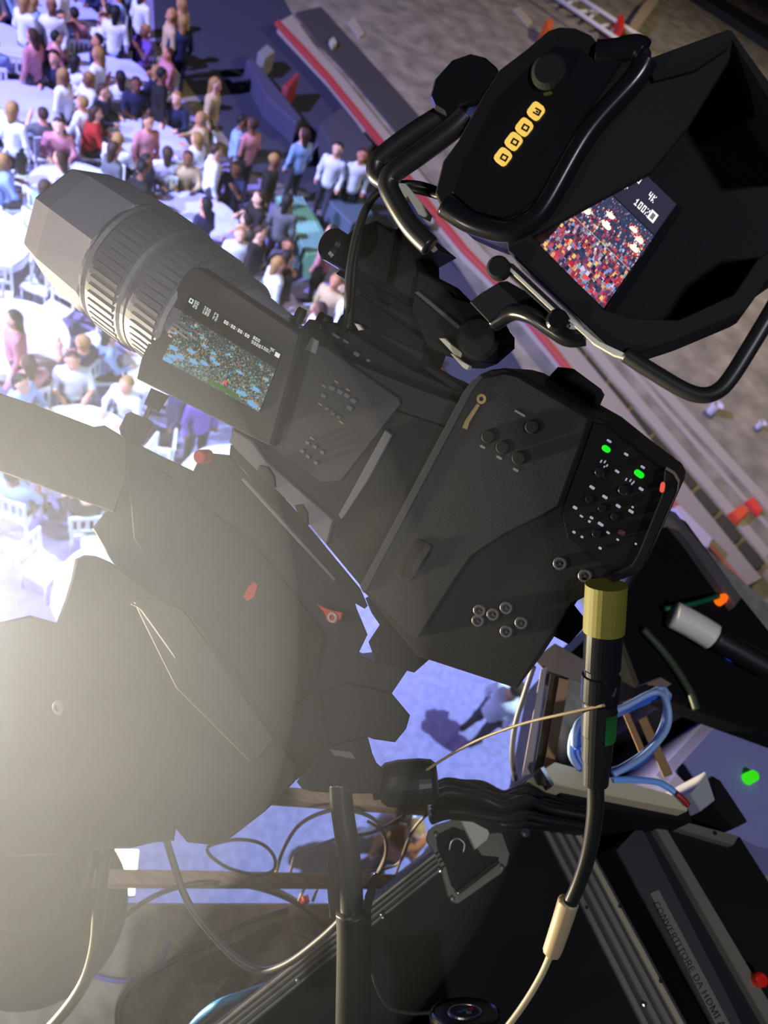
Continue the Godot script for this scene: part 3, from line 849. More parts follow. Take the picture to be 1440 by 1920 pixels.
	slab("clip", [616, 1598, 626, 1596, 634, 1620, 642, 1700, 638, 1726, 618, 1722, 613, 1660], HEAD, 0.02, 0.012, mat("black_soft"), pb, 3, true)
	slab("wing", [684, 1680, 700, 1640, 708, 1642, 704, 1672, 694, 1712, 684, 1716], HEAD, 0.02, 0.012, mat("black_soft"), pb, 3, true)
	tubes("wire_loop", upx([690, 1668, 0.845, 694, 1650, 0.845, 704, 1638, 0.845, 706, 1650, 0.845, 696, 1668, 0.845, 690, 1672, 0.845]), 0.0012, mat("steel"), pb)
	# the round rubber knob at the side of the head
	var kb := thing("grip_knob", "black barrel-shaped rubber knob beside the pan bar mount", "knob", at(768, 1510, 0.84))
	turned("barrel", at(714, 1472, 0.85), CB * Vector3(0.99, 0.1, 0.08), [[0, 0], [0, 0.018], [0.006, 0.0225], [0.02, 0.0245], [0.042, 0.0245], [0.055, 0.0225], [0.06, 0.018], [0.06, 0]], mat("rubber"), kb, 32)
	turned("end_ring", at(700, 1474, 0.852), CB * Vector3(0.99, 0.1, 0.08), [[0, 0], [0, 0.014], [0.012, 0.014], [0.012, 0]], mat("black_soft"), kb, 24)
	# added fog imitates lens glare before the head; an added lamp lights it
	var lampat := at(-330, 1190, 0.5)
	var w := thing("glare_lamp", "small added lamp left of the tripod that lights the glare fog", "lamp", lampat)
	turned("bulb", lampat - Vector3(0, 0.012, 0), Vector3.UP, [[0, 0], [0.002, 0.008], [0.012, 0.013], [0.022, 0.008], [0.024, 0]], glow("lamp_bulb", Color(1.0, 0.95, 0.84), 1.5), w, 20)
	turned("socket", lampat - Vector3(0, 0.045, 0), Vector3.UP, [[0, 0], [0, 0.007], [0.033, 0.007], [0.033, 0]], mat("lamp_black"), w, 16)
	var l := OmniLight3D.new()
	l.name = "lamp"
	l.light_color = Color(1.0, 0.985, 0.95)
	l.light_energy = 0.125
	l.light_size = 0.012
	l.omni_range = 60.0
	l.omni_attenuation = 2.0
	l.shadow_enabled = true
	w.add_child(l)
	for q in [[at(-70, 1200, 0.5), Vector3(0.42, 0.50, 0.25), 0.75], [at(-40, 1195, 0.5), Vector3(0.56, 0.60, 0.26), 0.36], [at(-10, 1185, 0.5), Vector3(0.70, 0.70, 0.27), 0.12]]:  # nested fog ellipsoids follow the falloff of the glare
		var f := FogVolume.new()
		f.name = numbered("glare_haze")
		f.shape = RenderingServer.FOG_VOLUME_SHAPE_ELLIPSOID
		f.size = q[1]
		f.basis = CB
		var fm := FogMaterial.new()
		fm.albedo = Color(0.95, 0.96, 0.98)
		fm.density = q[2]
		f.material = fm
		add_child(f)
		f.position = q[0]
		tag(f, "added fog standing in for lens glare before the tripod head", "glare_haze", "stage haze", "stuff")

# ---------------------------------------------------------------- cables on and round the rig
func cables() -> void:
	var c := thing("camera_cable", "thick camera cable with yellow and green tape on its black connector, hanging down", "cable", at(955, 1940, 0.86))
	var a := at(1137, 1096, 0.665)
	var b := at(1116, 1472, 0.71)
	var ax := (b - a).normalized()
	var len := a.distance_to(b)
	var k := len / 376.0
	turned("yellow_tape", a, ax, [[0, 0], [0, 0.0172], [66 * k, 0.0174], [84 * k, 0.0172], [84 * k, 0.015]], mat("yellow_tape", Color(0.37, 0.35, 0.04), 0.7), c, 28).set_meta("label", "yellow tape")
	turned("connector", a + ax * 78 * k, ax, [[0, 0.0], [0, 0.0158], [72 * k, 0.0158], [76 * k, 0.0146], [84 * k, 0.0146], [86 * k, 0.0164], [130 * k, 0.0164], [134 * k, 0.0145], [140 * k, 0.0145], [140 * k, 0]], mat("black_gloss"), c, 32)
	turned("boot", a + ax * 214 * k, ax, [[0, 0], [0, 0.0148], [60 * k, 0.0146], [62 * k, 0.0138], [110 * k, 0.0132], [112 * k, 0.0122], [158 * k, 0.0114], [160 * k, 0.009], [160 * k, 0]], mat("rubber"), c, 28)
	slab("latch", pill(1140, 1294, 22, 34, -70, 0.2), Vector3(1.4, 0, 0), 0.0 - 0.0 + 0.714 - 0.672, 0.01, mat("black_gloss"), c, 3)
	var s := begin(true)
	var mid := a + ax * 254 * k
	var p0 := mid - ax * 26 * k
	var gx := (CB.x - ax * CB.x.dot(ax)).normalized()
	var gz := gx.cross(ax)
	for i in 14:                                         # half round the boot only
		var w0 := -1.45 + i * 0.2
		var d0 := gx * cos(w0) + gz * sin(w0)
		var d1 := gx * cos(w0 + 0.2) + gz * sin(w0 + 0.2)
		var e := ax * 54 * k
		quad(s, p0 + d1 * 0.0154, p0 + d0 * 0.0154, p0 + e + d0 * 0.0151, p0 + e + d1 * 0.0151)
		quad(s, p0 + d0 * 0.0146, p0 + d1 * 0.0146, p0 + d1 * 0.0154, p0 + d0 * 0.0154)
	obj("green_tape", s, mat("green_tape", Color(0.06, 0.36, 0.14), 0.5), c)
	tubes("cable", upx([1116, 1462, 0.71, 1116, 1520, 0.715, 1106, 1590, 0.725, 1088, 1650, 0.735, 1066, 1700, 0.745]), 0.0078, mat("rubber"), c, 0.0066)
	tubes("sleeve", upx([1066, 1690, 0.744, 1054, 1728, 0.75, 1040, 1770, 0.757, 1034, 1786, 0.76]), 0.0098, mat("tan_sleeve", Color(0.56, 0.5, 0.38), 0.5), c, 0.0086)
	tubes("thin_cable", upx([1036, 1780, 0.76, 1016, 1826, 0.77, 988, 1874, 0.78, 952, 1924, 0.79, 890, 2000, 0.8]), 0.0032, mat("cream_cable", Color(0.62, 0.58, 0.46), 0.5), c)
	tag_cable("safety_cord", "thin tan safety cord strung from the rubber knob to the camera connector", upx([800, 1444, 0.82, 840, 1418, 0.8, 900, 1386, 0.77, 980, 1357, 0.73, 1060, 1338, 0.695, 1134, 1322, 0.672]), 0.0014, Color(0.5, 0.44, 0.34))
	tag_cable("remote_cable", "dark grey cable hanging in a loop from the tripod head to the pan bar", upx([310, 1568, 0.95, 326, 1620, 0.95, 352, 1690, 0.95, 396, 1750, 0.94, 444, 1798, 0.93, 490, 1820, 0.92, 540, 1806, 0.9, 600, 1762, 0.88, 640, 1724, 0.868, 662, 1696, 0.86]), 0.0042, Color(0.2, 0.2, 0.2))

func tag_cable(n: String, label: String, p: Array, r: float, c: Color, cat := "cable") -> MeshInstance3D:
	var o := tubes(n, p, r, mat("cable_" + str(c), c, 0.45))
	tag(o, label, cat)
	return o

func low(list: Array) -> Array:                        # u, v, height above the balcony floor
	var out := []
	for i in range(0, list.size(), 3): out.append(level(list[i], list[i + 1], DECK + list[i + 2]))
	return out

# ---------------------------------------------------------------- flight cases under the rig
func flight_cases() -> void:
	var c := thing("flight_case", "large black flight case with ribbed aluminium edges and a recessed latch", "case", level(1000, 1800, DECK))
	var s := begin()
	deckplate(s, [1023, 1434, 1398, 2120, 1000, 2460, 250, 2040], CASE_TOP, CASE_TOP - DECK, 0.006)
	obj("body", s, mat("case_black", Color(0.115, 0.115, 0.118), 0.7), c)
	edge_profile(c, "edge", Vector2(1023, 1434), Vector2(250, 2040), Vector2(1005, 1490), Vector2(300, 2060))
	edge_profile(c, "edge", Vector2(1026, 1440), Vector2(1396, 2116), Vector2(985, 1494), Vector2(1300, 2116))
	for q in [[718, 1716], [826, 1630], [560, 1838], [1098, 1702], [1208, 1882], [1160, 1700], [1236, 1840]]:
		var o := level(q[0], q[1], CASE_TOP + 0.004)
		turned("rivet", o, Vector3.UP, [[0, 0.0055], [0.002, 0.005], [0.003, 0.003], [0.0032, 0]], mat("steel"), c, 14)
	turned("rivet", level(984, 1560, CASE_TOP), Vector3.UP, [[0, 0.009], [0.003, 0.008], [0.005, 0.005], [0.0052, 0]], mat("alu_dark"), c, 16)
	# recessed butterfly latch
	var l := Node3D.new()
	l.name = "latch"
	c.add_child(l)
	l.position = level(880, 1605, CASE_TOP) - c.position
	s = begin()
	deckplate(s, [800, 1574, 804, 1556, 816, 1546, 853, 1535, 869, 1525, 900, 1521, 912, 1540, 919, 1558, 942, 1562, 956, 1602, 952, 1620, 942, 1636, 860, 1694, 848, 1690, 840, 1676, 828, 1630, 812, 1594], CASE_TOP + 0.007, 0.005, 0.002)
	obj("dish", s, mat("alu_worn", Color(0.5, 0.49, 0.44), 0.4, 0.3), l)
	s = begin()
	deckplate(s, [818, 1566, 850, 1550, 874, 1558, 904, 1604, 936, 1607, 932, 1620, 858, 1674, 846, 1660, 836, 1624, 820, 1590], CASE_TOP + 0.0085, 0.001, 0.0005)
	obj("recess", s, mat("black_deep"), l)
	s = begin()
	deckplate(s, [864, 1536, 900, 1526, 918, 1562, 914, 1574, 892, 1592, 882, 1572], CASE_TOP + 0.016, 0.006, 0.0015)
	obj("wing", s, mat("cream_metal", Color(0.78, 0.76, 0.68), 0.35), l)
	tubes("ring", [level(842, 1594, CASE_TOP + 0.012), level(846, 1578, CASE_TOP + 0.018), level(858, 1572, CASE_TOP + 0.02), level(870, 1582, CASE_TOP + 0.018), level(868, 1598, CASE_TOP + 0.012)], 0.0022, mat("alu"), l)
	tubes("bail", [level(856, 1676, CASE_TOP + 0.012), level(896, 1646, CASE_TOP + 0.014), level(934, 1616, CASE_TOP + 0.012)], 0.003, mat("steel"), l)
	for q in [[848, 1684], [941, 1626], [817, 1564], [908, 1530]]:
		turned("rivet", level(q[0], q[1], CASE_TOP + 0.007), Vector3.UP, [[0, 0.0042], [0.002, 0.004], [0.003, 0]], mat("alu"), l, 12)
	# the rack unit beside it, with a printed strip
	var r := thing("rack_unit", "grey metal rack unit with a printed label strip, right of the flight case", "equipment", level(1330, 1750, DECK))
	s = begin()
	deckplate(s, [1150, 1588, 1223, 1520, 1388, 1568, 1600, 1900, 1600, 2160, 1470, 2160], CASE_TOP - 0.05, CASE_TOP - 0.05 - DECK, 0.004)
	obj("body", s, mat("case_black"), r)
	for q in [["side_flange", [1156, 1592, 1190, 1556, 1206, 1556, 1372, 1880, 1460, 2060, 1420, 2080, 1338, 1924], 0.006, "alu_dark"], ["ridge", [1214, 1526, 1228, 1522, 1240, 1536, 1446, 1884, 1560, 2080, 1536, 2080, 1428, 1900], 0.02, "alu_worn"], ["top_flange", [1220, 1524, 1386, 1567, 1376, 1584, 1240, 1544], 0.018, "alu_worn"], ["tray", [1206, 1560, 1226, 1552, 1400, 1860, 1500, 2060, 1470, 2060, 1380, 1896], 0.004, "black"]]:
		s = begin()
		deckplate(s, q[1], CASE_TOP - 0.05 + q[2], q[2], 0.002)
		obj(q[0], s, mat(q[3]), r)
	s = begin()
	deckplate(s, [1219, 1675, 1235, 1668, 1300, 1790, 1380, 1942, 1356, 1950, 1280, 1798], CASE_TOP - 0.042, 0.0006, 0.0002)
	var lab := obj("label_strip", s, mat("label_grey", Color(0.42, 0.42, 0.38), 0.7), r)
	var t0 := level(1224, 1682, CASE_TOP - 0.0415)
	var t1 := level(1362, 1938, CASE_TOP - 0.0415)
	var along := (t1 - t0).normalized()
	var tm := text("lettering", "CONVERTITORE DA HDMI A", (t0 + t1) * 0.5, along, along.cross(Vector3.UP), 0.013, mat("print_dark", Color(0.1, 0.1, 0.1), 0.7), lab)
	var bb: AABB = tm.mesh.get_aabb()
	if bb.size.x > 0.01:
		tm.scale = Vector3.ONE * minf(1.6, t0.distance_to(t1) * 0.92 / bb.size.x)
	for q in [[1262, 1540], [1340, 1562]]:
		turned("screw", level(q[0], q[1], CASE_TOP - 0.032), Vector3.UP, [[0, 0.004], [0.002, 0.0035], [0.002, 0]], mat("black"), r, 12)
	turned("red_button", level(1419, 1838, CASE_TOP - 0.03), Vector3.UP, [[-0.02, 0.011], [0.012, 0.011], [0.016, 0.008], [0.016, 0]], mat("red_glow", Color(0.9, 0.12, 0.08), 0.4), r, 18)
	# far edge of another open case behind
	var f := thing("case_lid", "beige edged lid of an open flight case behind the black one", "case", level(1140, 1480, DECK))
	s = begin()
	deckplate(s, [1018, 1442, 1042, 1428, 1250, 1486, 1290, 1500, 1290, 1520, 1250, 1512, 1040, 1470], 8.86, 0.06, 0.003)
	obj("edge", s, mat("lid_edge", Color(0.78, 0.73, 0.6), 0.6, 0.0), f)
	s = begin()
	deckplate(s, [1024, 1450, 1290, 1512, 1300, 1540, 1220, 1530, 1060, 1500], 8.83, 8.83 - DECK, 0.004)
	obj("board", s, mat("case_black"), f)
	s = begin()
	deckplate(s, [1012, 1440, 1020, 1436, 1040, 1470, 1034, 1476], 8.868, 0.02, 0.002)
	obj("corner_strap", s, mat("steel"), f)
	# canister with a small emblem, on the case
	var ax := CB * Vector3(-0.03, 0.98, -0.18)
	var o := at(872, 1896, 0.92)
	var k := thing("canister", "round black canister with a small coloured emblem on its lid, at the bottom edge", "canister", o - ax * 0.2)
	turned("body", o, ax, [[-0.2, 0], [-0.2, 0.037], [-0.014, 0.037], [-0.014, 0.03]], mat("black"), k, 40)
	turned("lid", o, ax, [[-0.014, 0.03], [-0.014, 0.0405], [-0.004, 0.0415], [0.0, 0.0395], [0.001, 0.037], [-0.001, 0.035], [-0.001, 0]], mat("black_gloss"), k, 48)
	var em := begin()
	lathe(em, o - ax * 0.001, ax, [[0, 0.0205], [0.0016, 0.0195], [0.0016, 0.0175], [0.0006, 0.017]], 36)
	obj("emblem_ring", em, mat("alu"), k)
	turned("emblem", o - ax * 0.001, ax, [[0, 0.017], [0.0008, 0.017], [0.0008, 0.0]], mat("black"), k, 28)
	var ex := (CB.x - ax * CB.x.dot(ax)).normalized()
	var ez := ex.cross(ax)
	for q in [[-0.006, 0.002, Color(0.1, 0.3, 0.5)], [0.0, -0.002, Color(0.1, 0.42, 0.3)], [0.007, -0.005, Color(0.6, 0.12, 0.1)], [0.004, 0.004, Color(0.5, 0.5, 0.5)]]:
		s = begin()
		box(s, o + ex * q[0] + ez * q[1], Vector3(0.006, 0.0012, 0.005), Basis(ex, ax, ez))
		obj("emblem_patch", s, mat("patch_" + str(q[2]), q[2], 0.5), k)

# a ribbed aluminium border on the case lid, between two outlines in the frame
func edge_profile(c: Node3D, n: String, o0: Vector2, o1: Vector2, i0: Vector2, i1: Vector2) -> void:
	var e := Node3D.new()
	e.name = n
	c.add_child(e, true)
	e.position = level(o0.x, o0.y, CASE_TOP) - c.position
	var s := begin()
	deckplate(s, [o0.x, o0.y, o1.x, o1.y, i1.x, i1.y, i0.x, i0.y], CASE_TOP + 0.003, 0.003, 0.001)
	obj("strip", s, mat("alu_dark"), e)
	for k in [0.06, 0.3, 0.54, 0.82]:
		var a := o0.lerp(i0, k)
		var b := o1.lerp(i1, k)
		var d := o0.lerp(i0, k + 0.13)
		var f := o1.lerp(i1, k + 0.13)
		s = begin()
		deckplate(s, [a.x, a.y, b.x, b.y, f.x, f.y, d.x, d.y], CASE_TOP + 0.007, 0.004, 0.0012)
		obj("ridge", s, mat("ridge_beige", Color(0.66, 0.62, 0.52), 0.45, 0.2) if k < 0.1 else mat("alu_worn", Color(0.5, 0.49, 0.44), 0.4, 0.3), e)

# ---------------------------------------------------------------- loose things on the balcony
func deck_clutter() -> void:
	tag_cable("loose_cable", "thin black cable looped over the guard rail left of the pan bar", low([388, 1592, 0.3, 396, 1606, 0.3, 430, 1628, 0.26, 480, 1640, 0.2, 512, 1632, 0.2, 514, 1606, 0.25, 490, 1582, 0.3, 450, 1574, 0.32, 410, 1580, 0.32, 390, 1588, 0.3]), 0.003, Color(0.2, 0.19, 0.18))
	tag_cable("loose_cable", "tan cable arching high behind the pan bar, largest of the loops", low([500, 1668, 0.06, 516, 1640, 0.12, 530, 1596, 0.24, 560, 1548, 0.36, 610, 1522, 0.4, 660, 1520, 0.4, 706, 1540, 0.36, 724, 1580, 0.28, 718, 1620, 0.2, 690, 1664, 0.1]), 0.0034, Color(0.36, 0.33, 0.27))
	tag_cable("loose_cable", "thin brown cable running upright beside the large loop behind the pan bar", low([532, 1664, 0.05, 546, 1630, 0.14, 556, 1600, 0.22, 590, 1588, 0.25, 640, 1570, 0.28, 700, 1560, 0.3, 760, 1528, 0.34]), 0.003, Color(0.26, 0.23, 0.2))
	tag_cable("loose_cable", "long dark grey cable arched across the floor below the rail planks", low([190, 1770, 0.01, 230, 1722, 0.06, 290, 1680, 0.12, 360, 1658, 0.15, 430, 1656, 0.14, 500, 1670, 0.1, 560, 1696, 0.05, 612, 1738, 0.02]), 0.0046, Color(0.2, 0.2, 0.2))
	tag_cable("loose_cable", "thick black cable curving over the grey floor at the bottom left", low([226, 1960, 0.01, 222, 1900, 0.01, 236, 1862, 0.01, 266, 1834, 0.02, 330, 1800, 0.03, 400, 1766, 0.03, 470, 1728, 0.03, 540, 1706, 0.03]), 0.0062, Color(0.16, 0.16, 0.16))
	tag_cable("blue_cable", "blue cable lying in an arc on the grey floor", low([160, 1818, 0.006, 200, 1836, 0.006, 246, 1838, 0.006, 286, 1818, 0.006, 308, 1790, 0.006, 315, 1766, 0.006]), 0.0042, Color(0.25, 0.3, 0.85))
	tag_cable("cyan_cable", "thick light blue cable emerging beside the flight case edge", low([340, 1950, 0.4, 376, 1908, 0.46, 412, 1882, 0.5, 456, 1866, 0.5, 500, 1850, 0.44]), 0.0062, Color(0.25, 0.66, 0.95))
	tag_cable("side_cable", "dark cable hanging along the tripod column at the bottom left corner", upx([196, 1600, 1.0, 186, 1700, 1.02, 178, 1780, 1.05, 156, 1846, 1.08, 110, 1910, 1.1, 40, 1980, 1.12]), 0.008, Color(0.14, 0.14, 0.14))
	tag_cable("rail_cable", "thin cable with a pale sheen hanging behind the camera cable connector", upx([1000, 1250, 1.3, 984, 1300, 1.32, 966, 1360, 1.34, 960, 1420, 1.36, 966, 1462, 1.38]), 0.0048, Color(0.35, 0.35, 0.38))
	tag_cable("thin_lead", "thin black lead drooping from the pan bar to the canister", upx([694, 1800, 0.88, 706, 1850, 0.89, 730, 1888, 0.9, 770, 1900, 0.91, 812, 1898, 0.92]), 0.002, Color(0.16, 0.16, 0.16))
	for q in [[[506, 1664, 0.04, 526, 1672, 0.03, 548, 1684, 0.02, 580, 1706, 0.02, 620, 1736, 0.02], "white plug lead lying on the cables left of the pan bar", 0.0042], [[548, 1800, 0.03, 548, 1760, 0.05, 556, 1750, 0.06, 590, 1762, 0.05], "short bent white lead beside the black power strip", 0.0036], [[586, 1690, 0.05, 602, 1646, 0.08, 596, 1640, 0.09, 574, 1660, 0.07, 560, 1690, 0.04], "small pale cable loop standing beside the guard rail plank", 0.003]]:
		tag_cable("white_lead", q[1], low(q[0]), q[2], Color(0.62, 0.6, 0.54))
	for q in [[[742, 1640, 0.1, 756, 1600, 0.2, 772, 1560, 0.3, 800, 1528, 0.36, 816, 1530, 0.36], "pale cable rising from the flight case edge to the black bundle"], [[690, 1664, 0.1, 706, 1640, 0.12, 726, 1590, 0.2, 712, 1556, 0.3, 690, 1540, 0.34], "thin brown cable bent behind the wing of the pan bar"], [[640, 1650, 0.04, 664, 1640, 0.06, 742, 1622, 0.1, 764, 1584, 0.2], "dark cable lying across behind the flight case edge"]]:
		tag_cable("loose_cable", q[1], low(q[0]), 0.0028, Color(0.3, 0.27, 0.23))
	# power strip and small plug
	var s := begin()
	deckplate(s, [354, 1806, 420, 1776, 520, 1726, 536, 1740, 470, 1792, 424, 1828, 380, 1842, 358, 1832], DECK + 0.05, 0.05, 0.008)
	var o := obj("power_strip", s, mat("black_deep"))
	tag(o, "black power strip lying on the grey floor left of the flight case", "power strip")
	s = begin()
	deckplate(s, [410, 1860, 450, 1812, 470, 1820, 440, 1880, 424, 1890], DECK + 0.04, 0.04, 0.006)
	tag(obj("power_adapter", s, mat("black_soft")), "black power adapter between the power strip and the flight case", "adapter")
	s = begin()
	deckplate(s, [566, 1680, 578, 1676, 582, 1690, 570, 1694], DECK + 0.06, 0.03, 0.003)
	tag(obj("red_plug", s, mat("red_glow")), "small red plug among the cables left of the pan bar", "plug")
	# bundle of black cables behind the case
	var b := thing("cable_bundle", "heavy bundle of black cables lying across the far edge of the flight case", "cable", level(900, 1500, CASE_TOP))
	for k in 9:
		var y := CASE_TOP + 0.02 + 0.012 * (k % 4)
		var v := 1470.0 + k * 8.0
		var pts := []
		for q in [[808, 14], [836, -6], [868, -2], [904, 8], [944, 18], [986, 14], [1030, 30], [1100, 48]]: pts.append(level(q[0], v + q[1] * (1.0 - k * 0.08) + rng.randf_range(-5, 5), y + rng.randf_range(-0.006, 0.006)))
		tubes("cable", pts, 0.0085, mat("rubber"), b)
	s = begin()
	deckplate(s, [836, 1520, 860, 1496, 940, 1490, 1040, 1500, 1120, 1536, 1100, 1560, 1000, 1546, 930, 1556, 880, 1530], CASE_TOP + 0.03, 0.03, 0.012)
	tag(obj("black_cloth", s, mat("cloth_black", Color(0.07, 0.07, 0.07), 0.95)), "crumpled black cloth under the cable bundle on the case", "cloth")
	# wooden frame standing at the balcony edge
	var f := thing("wooden_stand", "wooden stand of two posts and a beige crossbar behind the camera cable", "frame", level(1010, 1450, DECK))
	for q in [["post", [1014, 1256, 1026, 1250, 996, 1452, 978, 1456], 1.32, 0.03, "post_grey", Color(0.55, 0.5, 0.5)], ["post", [1032, 1262, 1052, 1266, 1026, 1440, 1000, 1450], 1.36, 0.03, "black", Color.BLACK], ["post", [1048, 1270, 1068, 1276, 1038, 1440, 1018, 1446], 1.34, 0.04, "post_tan", Color(0.56, 0.42, 0.26)], ["crossbar", [1000, 1236, 1040, 1206, 1100, 1240, 1190, 1290, 1240, 1270, 1260, 1282, 1190, 1330, 1100, 1284, 1020, 1256], 1.34, 0.03, "bar_brown", Color(0.42, 0.35, 0.3)]]:
		slab(q[0], q[1], Vector3(1.0 / q[2], 0, 0), 0.0, q[3], mat(q[4], q[5], 0.7), f, 2, true)
	for q in [[1168, 1340, 1178, 1332, 1216, 1420, 1206, 1430], [1196, 1350, 1212, 1342, 1262, 1452, 1244, 1458]]:
		slab("lath", q, Vector3(1.0 / 1.42, 0, 0), 0.0, 0.02, mat("post_tan"), f, 2, true)
	# coil of blue network cable
	var coil := thing("network_cable_coil", "coil of blue network cables hanging behind the taped connector", "cable", at(1180, 1450, 1.3))
	for k in 12:
		var d := 1.2 + 0.008 * k
		var e := k * 3.2
		var rr := rng.randf_range(-8, 8)
		if k < 7:
			tubes("strand", upx([1076 + e, 1400 + rr, d, 1078 + e, 1372, d, 1094 + e, 1350 + rr, d + 0.02, 1160, 1330 + e * 0.4, d + 0.03, 1226 + e, 1300 + rr, d + 0.04, 1250, 1318 + rr, d + 0.03, 1250 - e * 0.5, 1366, d + 0.02, 1206, 1420 + rr, d, 1150, 1452 - e * 0.4, d - 0.02]), 0.005, mat("cable_blue" if k % 3 else "cable_pale", Color(0.2, 0.38, 0.78) if k % 3 else Color(0.55, 0.66, 0.85), 0.45), coil)
		else:
			tubes("strand", upx([1086 + (k - 7) * 4, 1446 + rr * 0.5, d, 1070 + (k - 7) * 5, 1412, d, 1078 + (k - 7) * 4, 1376 + rr, d, 1110, 1352 + (k - 7) * 3, d, 1150, 1340, d]), 0.005, mat("cable_pale" if k % 2 else "cable_blue"), coil)
	tag_cable("patch_lead", "light blue patch lead with a red end lying on the beige case lid", low([1150, 1462, 0.616, 1186, 1462, 0.616, 1230, 1466, 0.616, 1252, 1476, 0.616, 1270, 1490, 0.616, 1284, 1504, 0.616]), 0.0055, Color(0.45, 0.66, 0.95))
	s = begin(true)
	tube(s, curve(low([1268, 1488, 0.622, 1278, 1496, 0.622, 1290, 1510, 0.618])), 0.005)
	tag(obj("red_plug", s, mat("red")), "red and white plug end beside the white folded paper", "plug")
	# dark equipment table at the right, with what lies on it
	var t := thing("equipment_table", "dark equipment table along the balcony edge with pink light painted on its front edge", "table", level(1300, 1200, DECK))
	s = begin()
	deckplate(s, [1168, 1112, 1200, 1060, 1262, 962, 1288, 976, 1384, 1108, 1450, 1190, 1560, 1330, 1560, 1420, 1330, 1336, 1196, 1286, 1160, 1190], 8.72, 0.05, 0.01)
	obj("top", s, mat("table_black", Color(0.1, 0.1, 0.105), 0.8), t)
	s = begin()
	deckplate(s, [1254, 954, 1268, 960, 1300, 1000, 1392, 1120, 1380, 1136, 1290, 1010, 1256, 970], 8.745, 0.05, 0.006)
	obj("front_edge", s, mat("table_lit_edge", Color(0.4, 0.37, 0.38), 0.6), t)  # pink light on the edge is painted as a paler tone
	for q in [[1200, 1120], [1300, 1040], [1460, 1260], [1300, 1290]]:
		var w := level(q[0], q[1], 8.69)
		s = begin()
		box(s, Vector3(w.x, (8.68 + DECK) * 0.5, w.z), Vector3(0.05, 8.68 - DECK, 0.05))
		obj("leg", s, mat("black"), t)
	tag_lying("white_tube", "white tube lying across the dark equipment table", [level(1262, 1152, 8.76), level(1300, 1172, 8.76), level(1336, 1194, 8.76)], 0.030, Color(0.95, 0.92, 0.88), "tube")
	tag_lying("black_tube", "black tube end lying beyond the white tube on the table", [level(1340, 1196, 8.755), level(1390, 1224, 8.755), level(1440, 1252, 8.755)], 0.026, Color(0.1, 0.1, 0.1), "tube")
	tag_cable("green_lead", "thin green lead stretched over the dark table above the white tube", [level(1246, 1142, 8.74), level(1300, 1132, 8.76), level(1346, 1118, 8.74)], 0.006, Color(0.06, 0.4, 0.28))
	tag_cable("olive_lead", "olive green lead running down the near edge of the dark table", [level(1206, 1180, 8.735), level(1250, 1230, 8.735), level(1290, 1290, 8.735), level(1306, 1330, 8.73)], 0.008, Color(0.24, 0.28, 0.2))
	for q in [["orange_lamp", "small glowing orange indicator lamp on the dark table", 1354, 1123, 0.0105, Color(1.0, 0.42, 0.05), 1.0], ["blue_lamp", "small blue indicator lamp at the far end of the dark table", 1376, 1218, 0.022, Color(0.16, 0.26, 0.85), 0.55]]:
		s = begin()
		lathe(s, level(q[2], q[3], 8.735), Vector3.UP, [[-0.015, 0], [-0.015, q[4]], [0.004, q[4]], [0.012, q[4] * 0.7], [0.014, 0]], 16)
		tag(obj(q[0], s, glow(q[0], q[5], q[6])), q[1], "lamp")
	# cloth-covered box in the corner, with a folded paper and a green lamp
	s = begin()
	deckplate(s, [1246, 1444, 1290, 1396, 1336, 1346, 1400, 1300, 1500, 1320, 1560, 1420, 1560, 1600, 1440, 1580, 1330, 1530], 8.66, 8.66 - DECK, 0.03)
	tag(obj("covered_box", s, mat("cover_cloth", Color(0.56, 0.56, 0.78), 0.9)), "box under grey cloth with painted blue light, behind the rack unit at the right", "box")  # blue light on the cloth is painted into its colour
	s = begin()
	deckplate(s, [1294, 1486, 1324, 1446, 1342, 1500, 1316, 1520], 8.80, 0.14, 0.004)
	tag(obj("folded_paper", s, mat("paper", Color(0.66, 0.66, 0.68), 0.8)), "white folded paper standing on the cloth-covered box", "paper")
	s = begin()
	deckplate(s, [1336, 1452, 1352, 1462, 1404, 1540, 1380, 1552, 1340, 1506], 8.78, 0.12, 0.006)
	tag(obj("black_adapter", s, mat("black_soft")), "black adapter box beside the white folded paper", "adapter")
	s = begin()
	lathe(s, level(1412, 1455, 8.68), Vector3.UP, [[-0.02, 0], [-0.02, 0.012], [0.004, 0.011], [0.008, 0.008], [0.009, 0]], 16)
	tag(obj("green_lamp", s, glow("green_dot", Color(0.22, 0.9, 0.06), 0.9)), "small glowing green lamp on the cloth-covered box", "lamp")

func tag_lying(n: String, label: String, p: Array, r: float, c: Color, cat: String) -> void:
	tag_cable(n, label, p, r, c, cat)

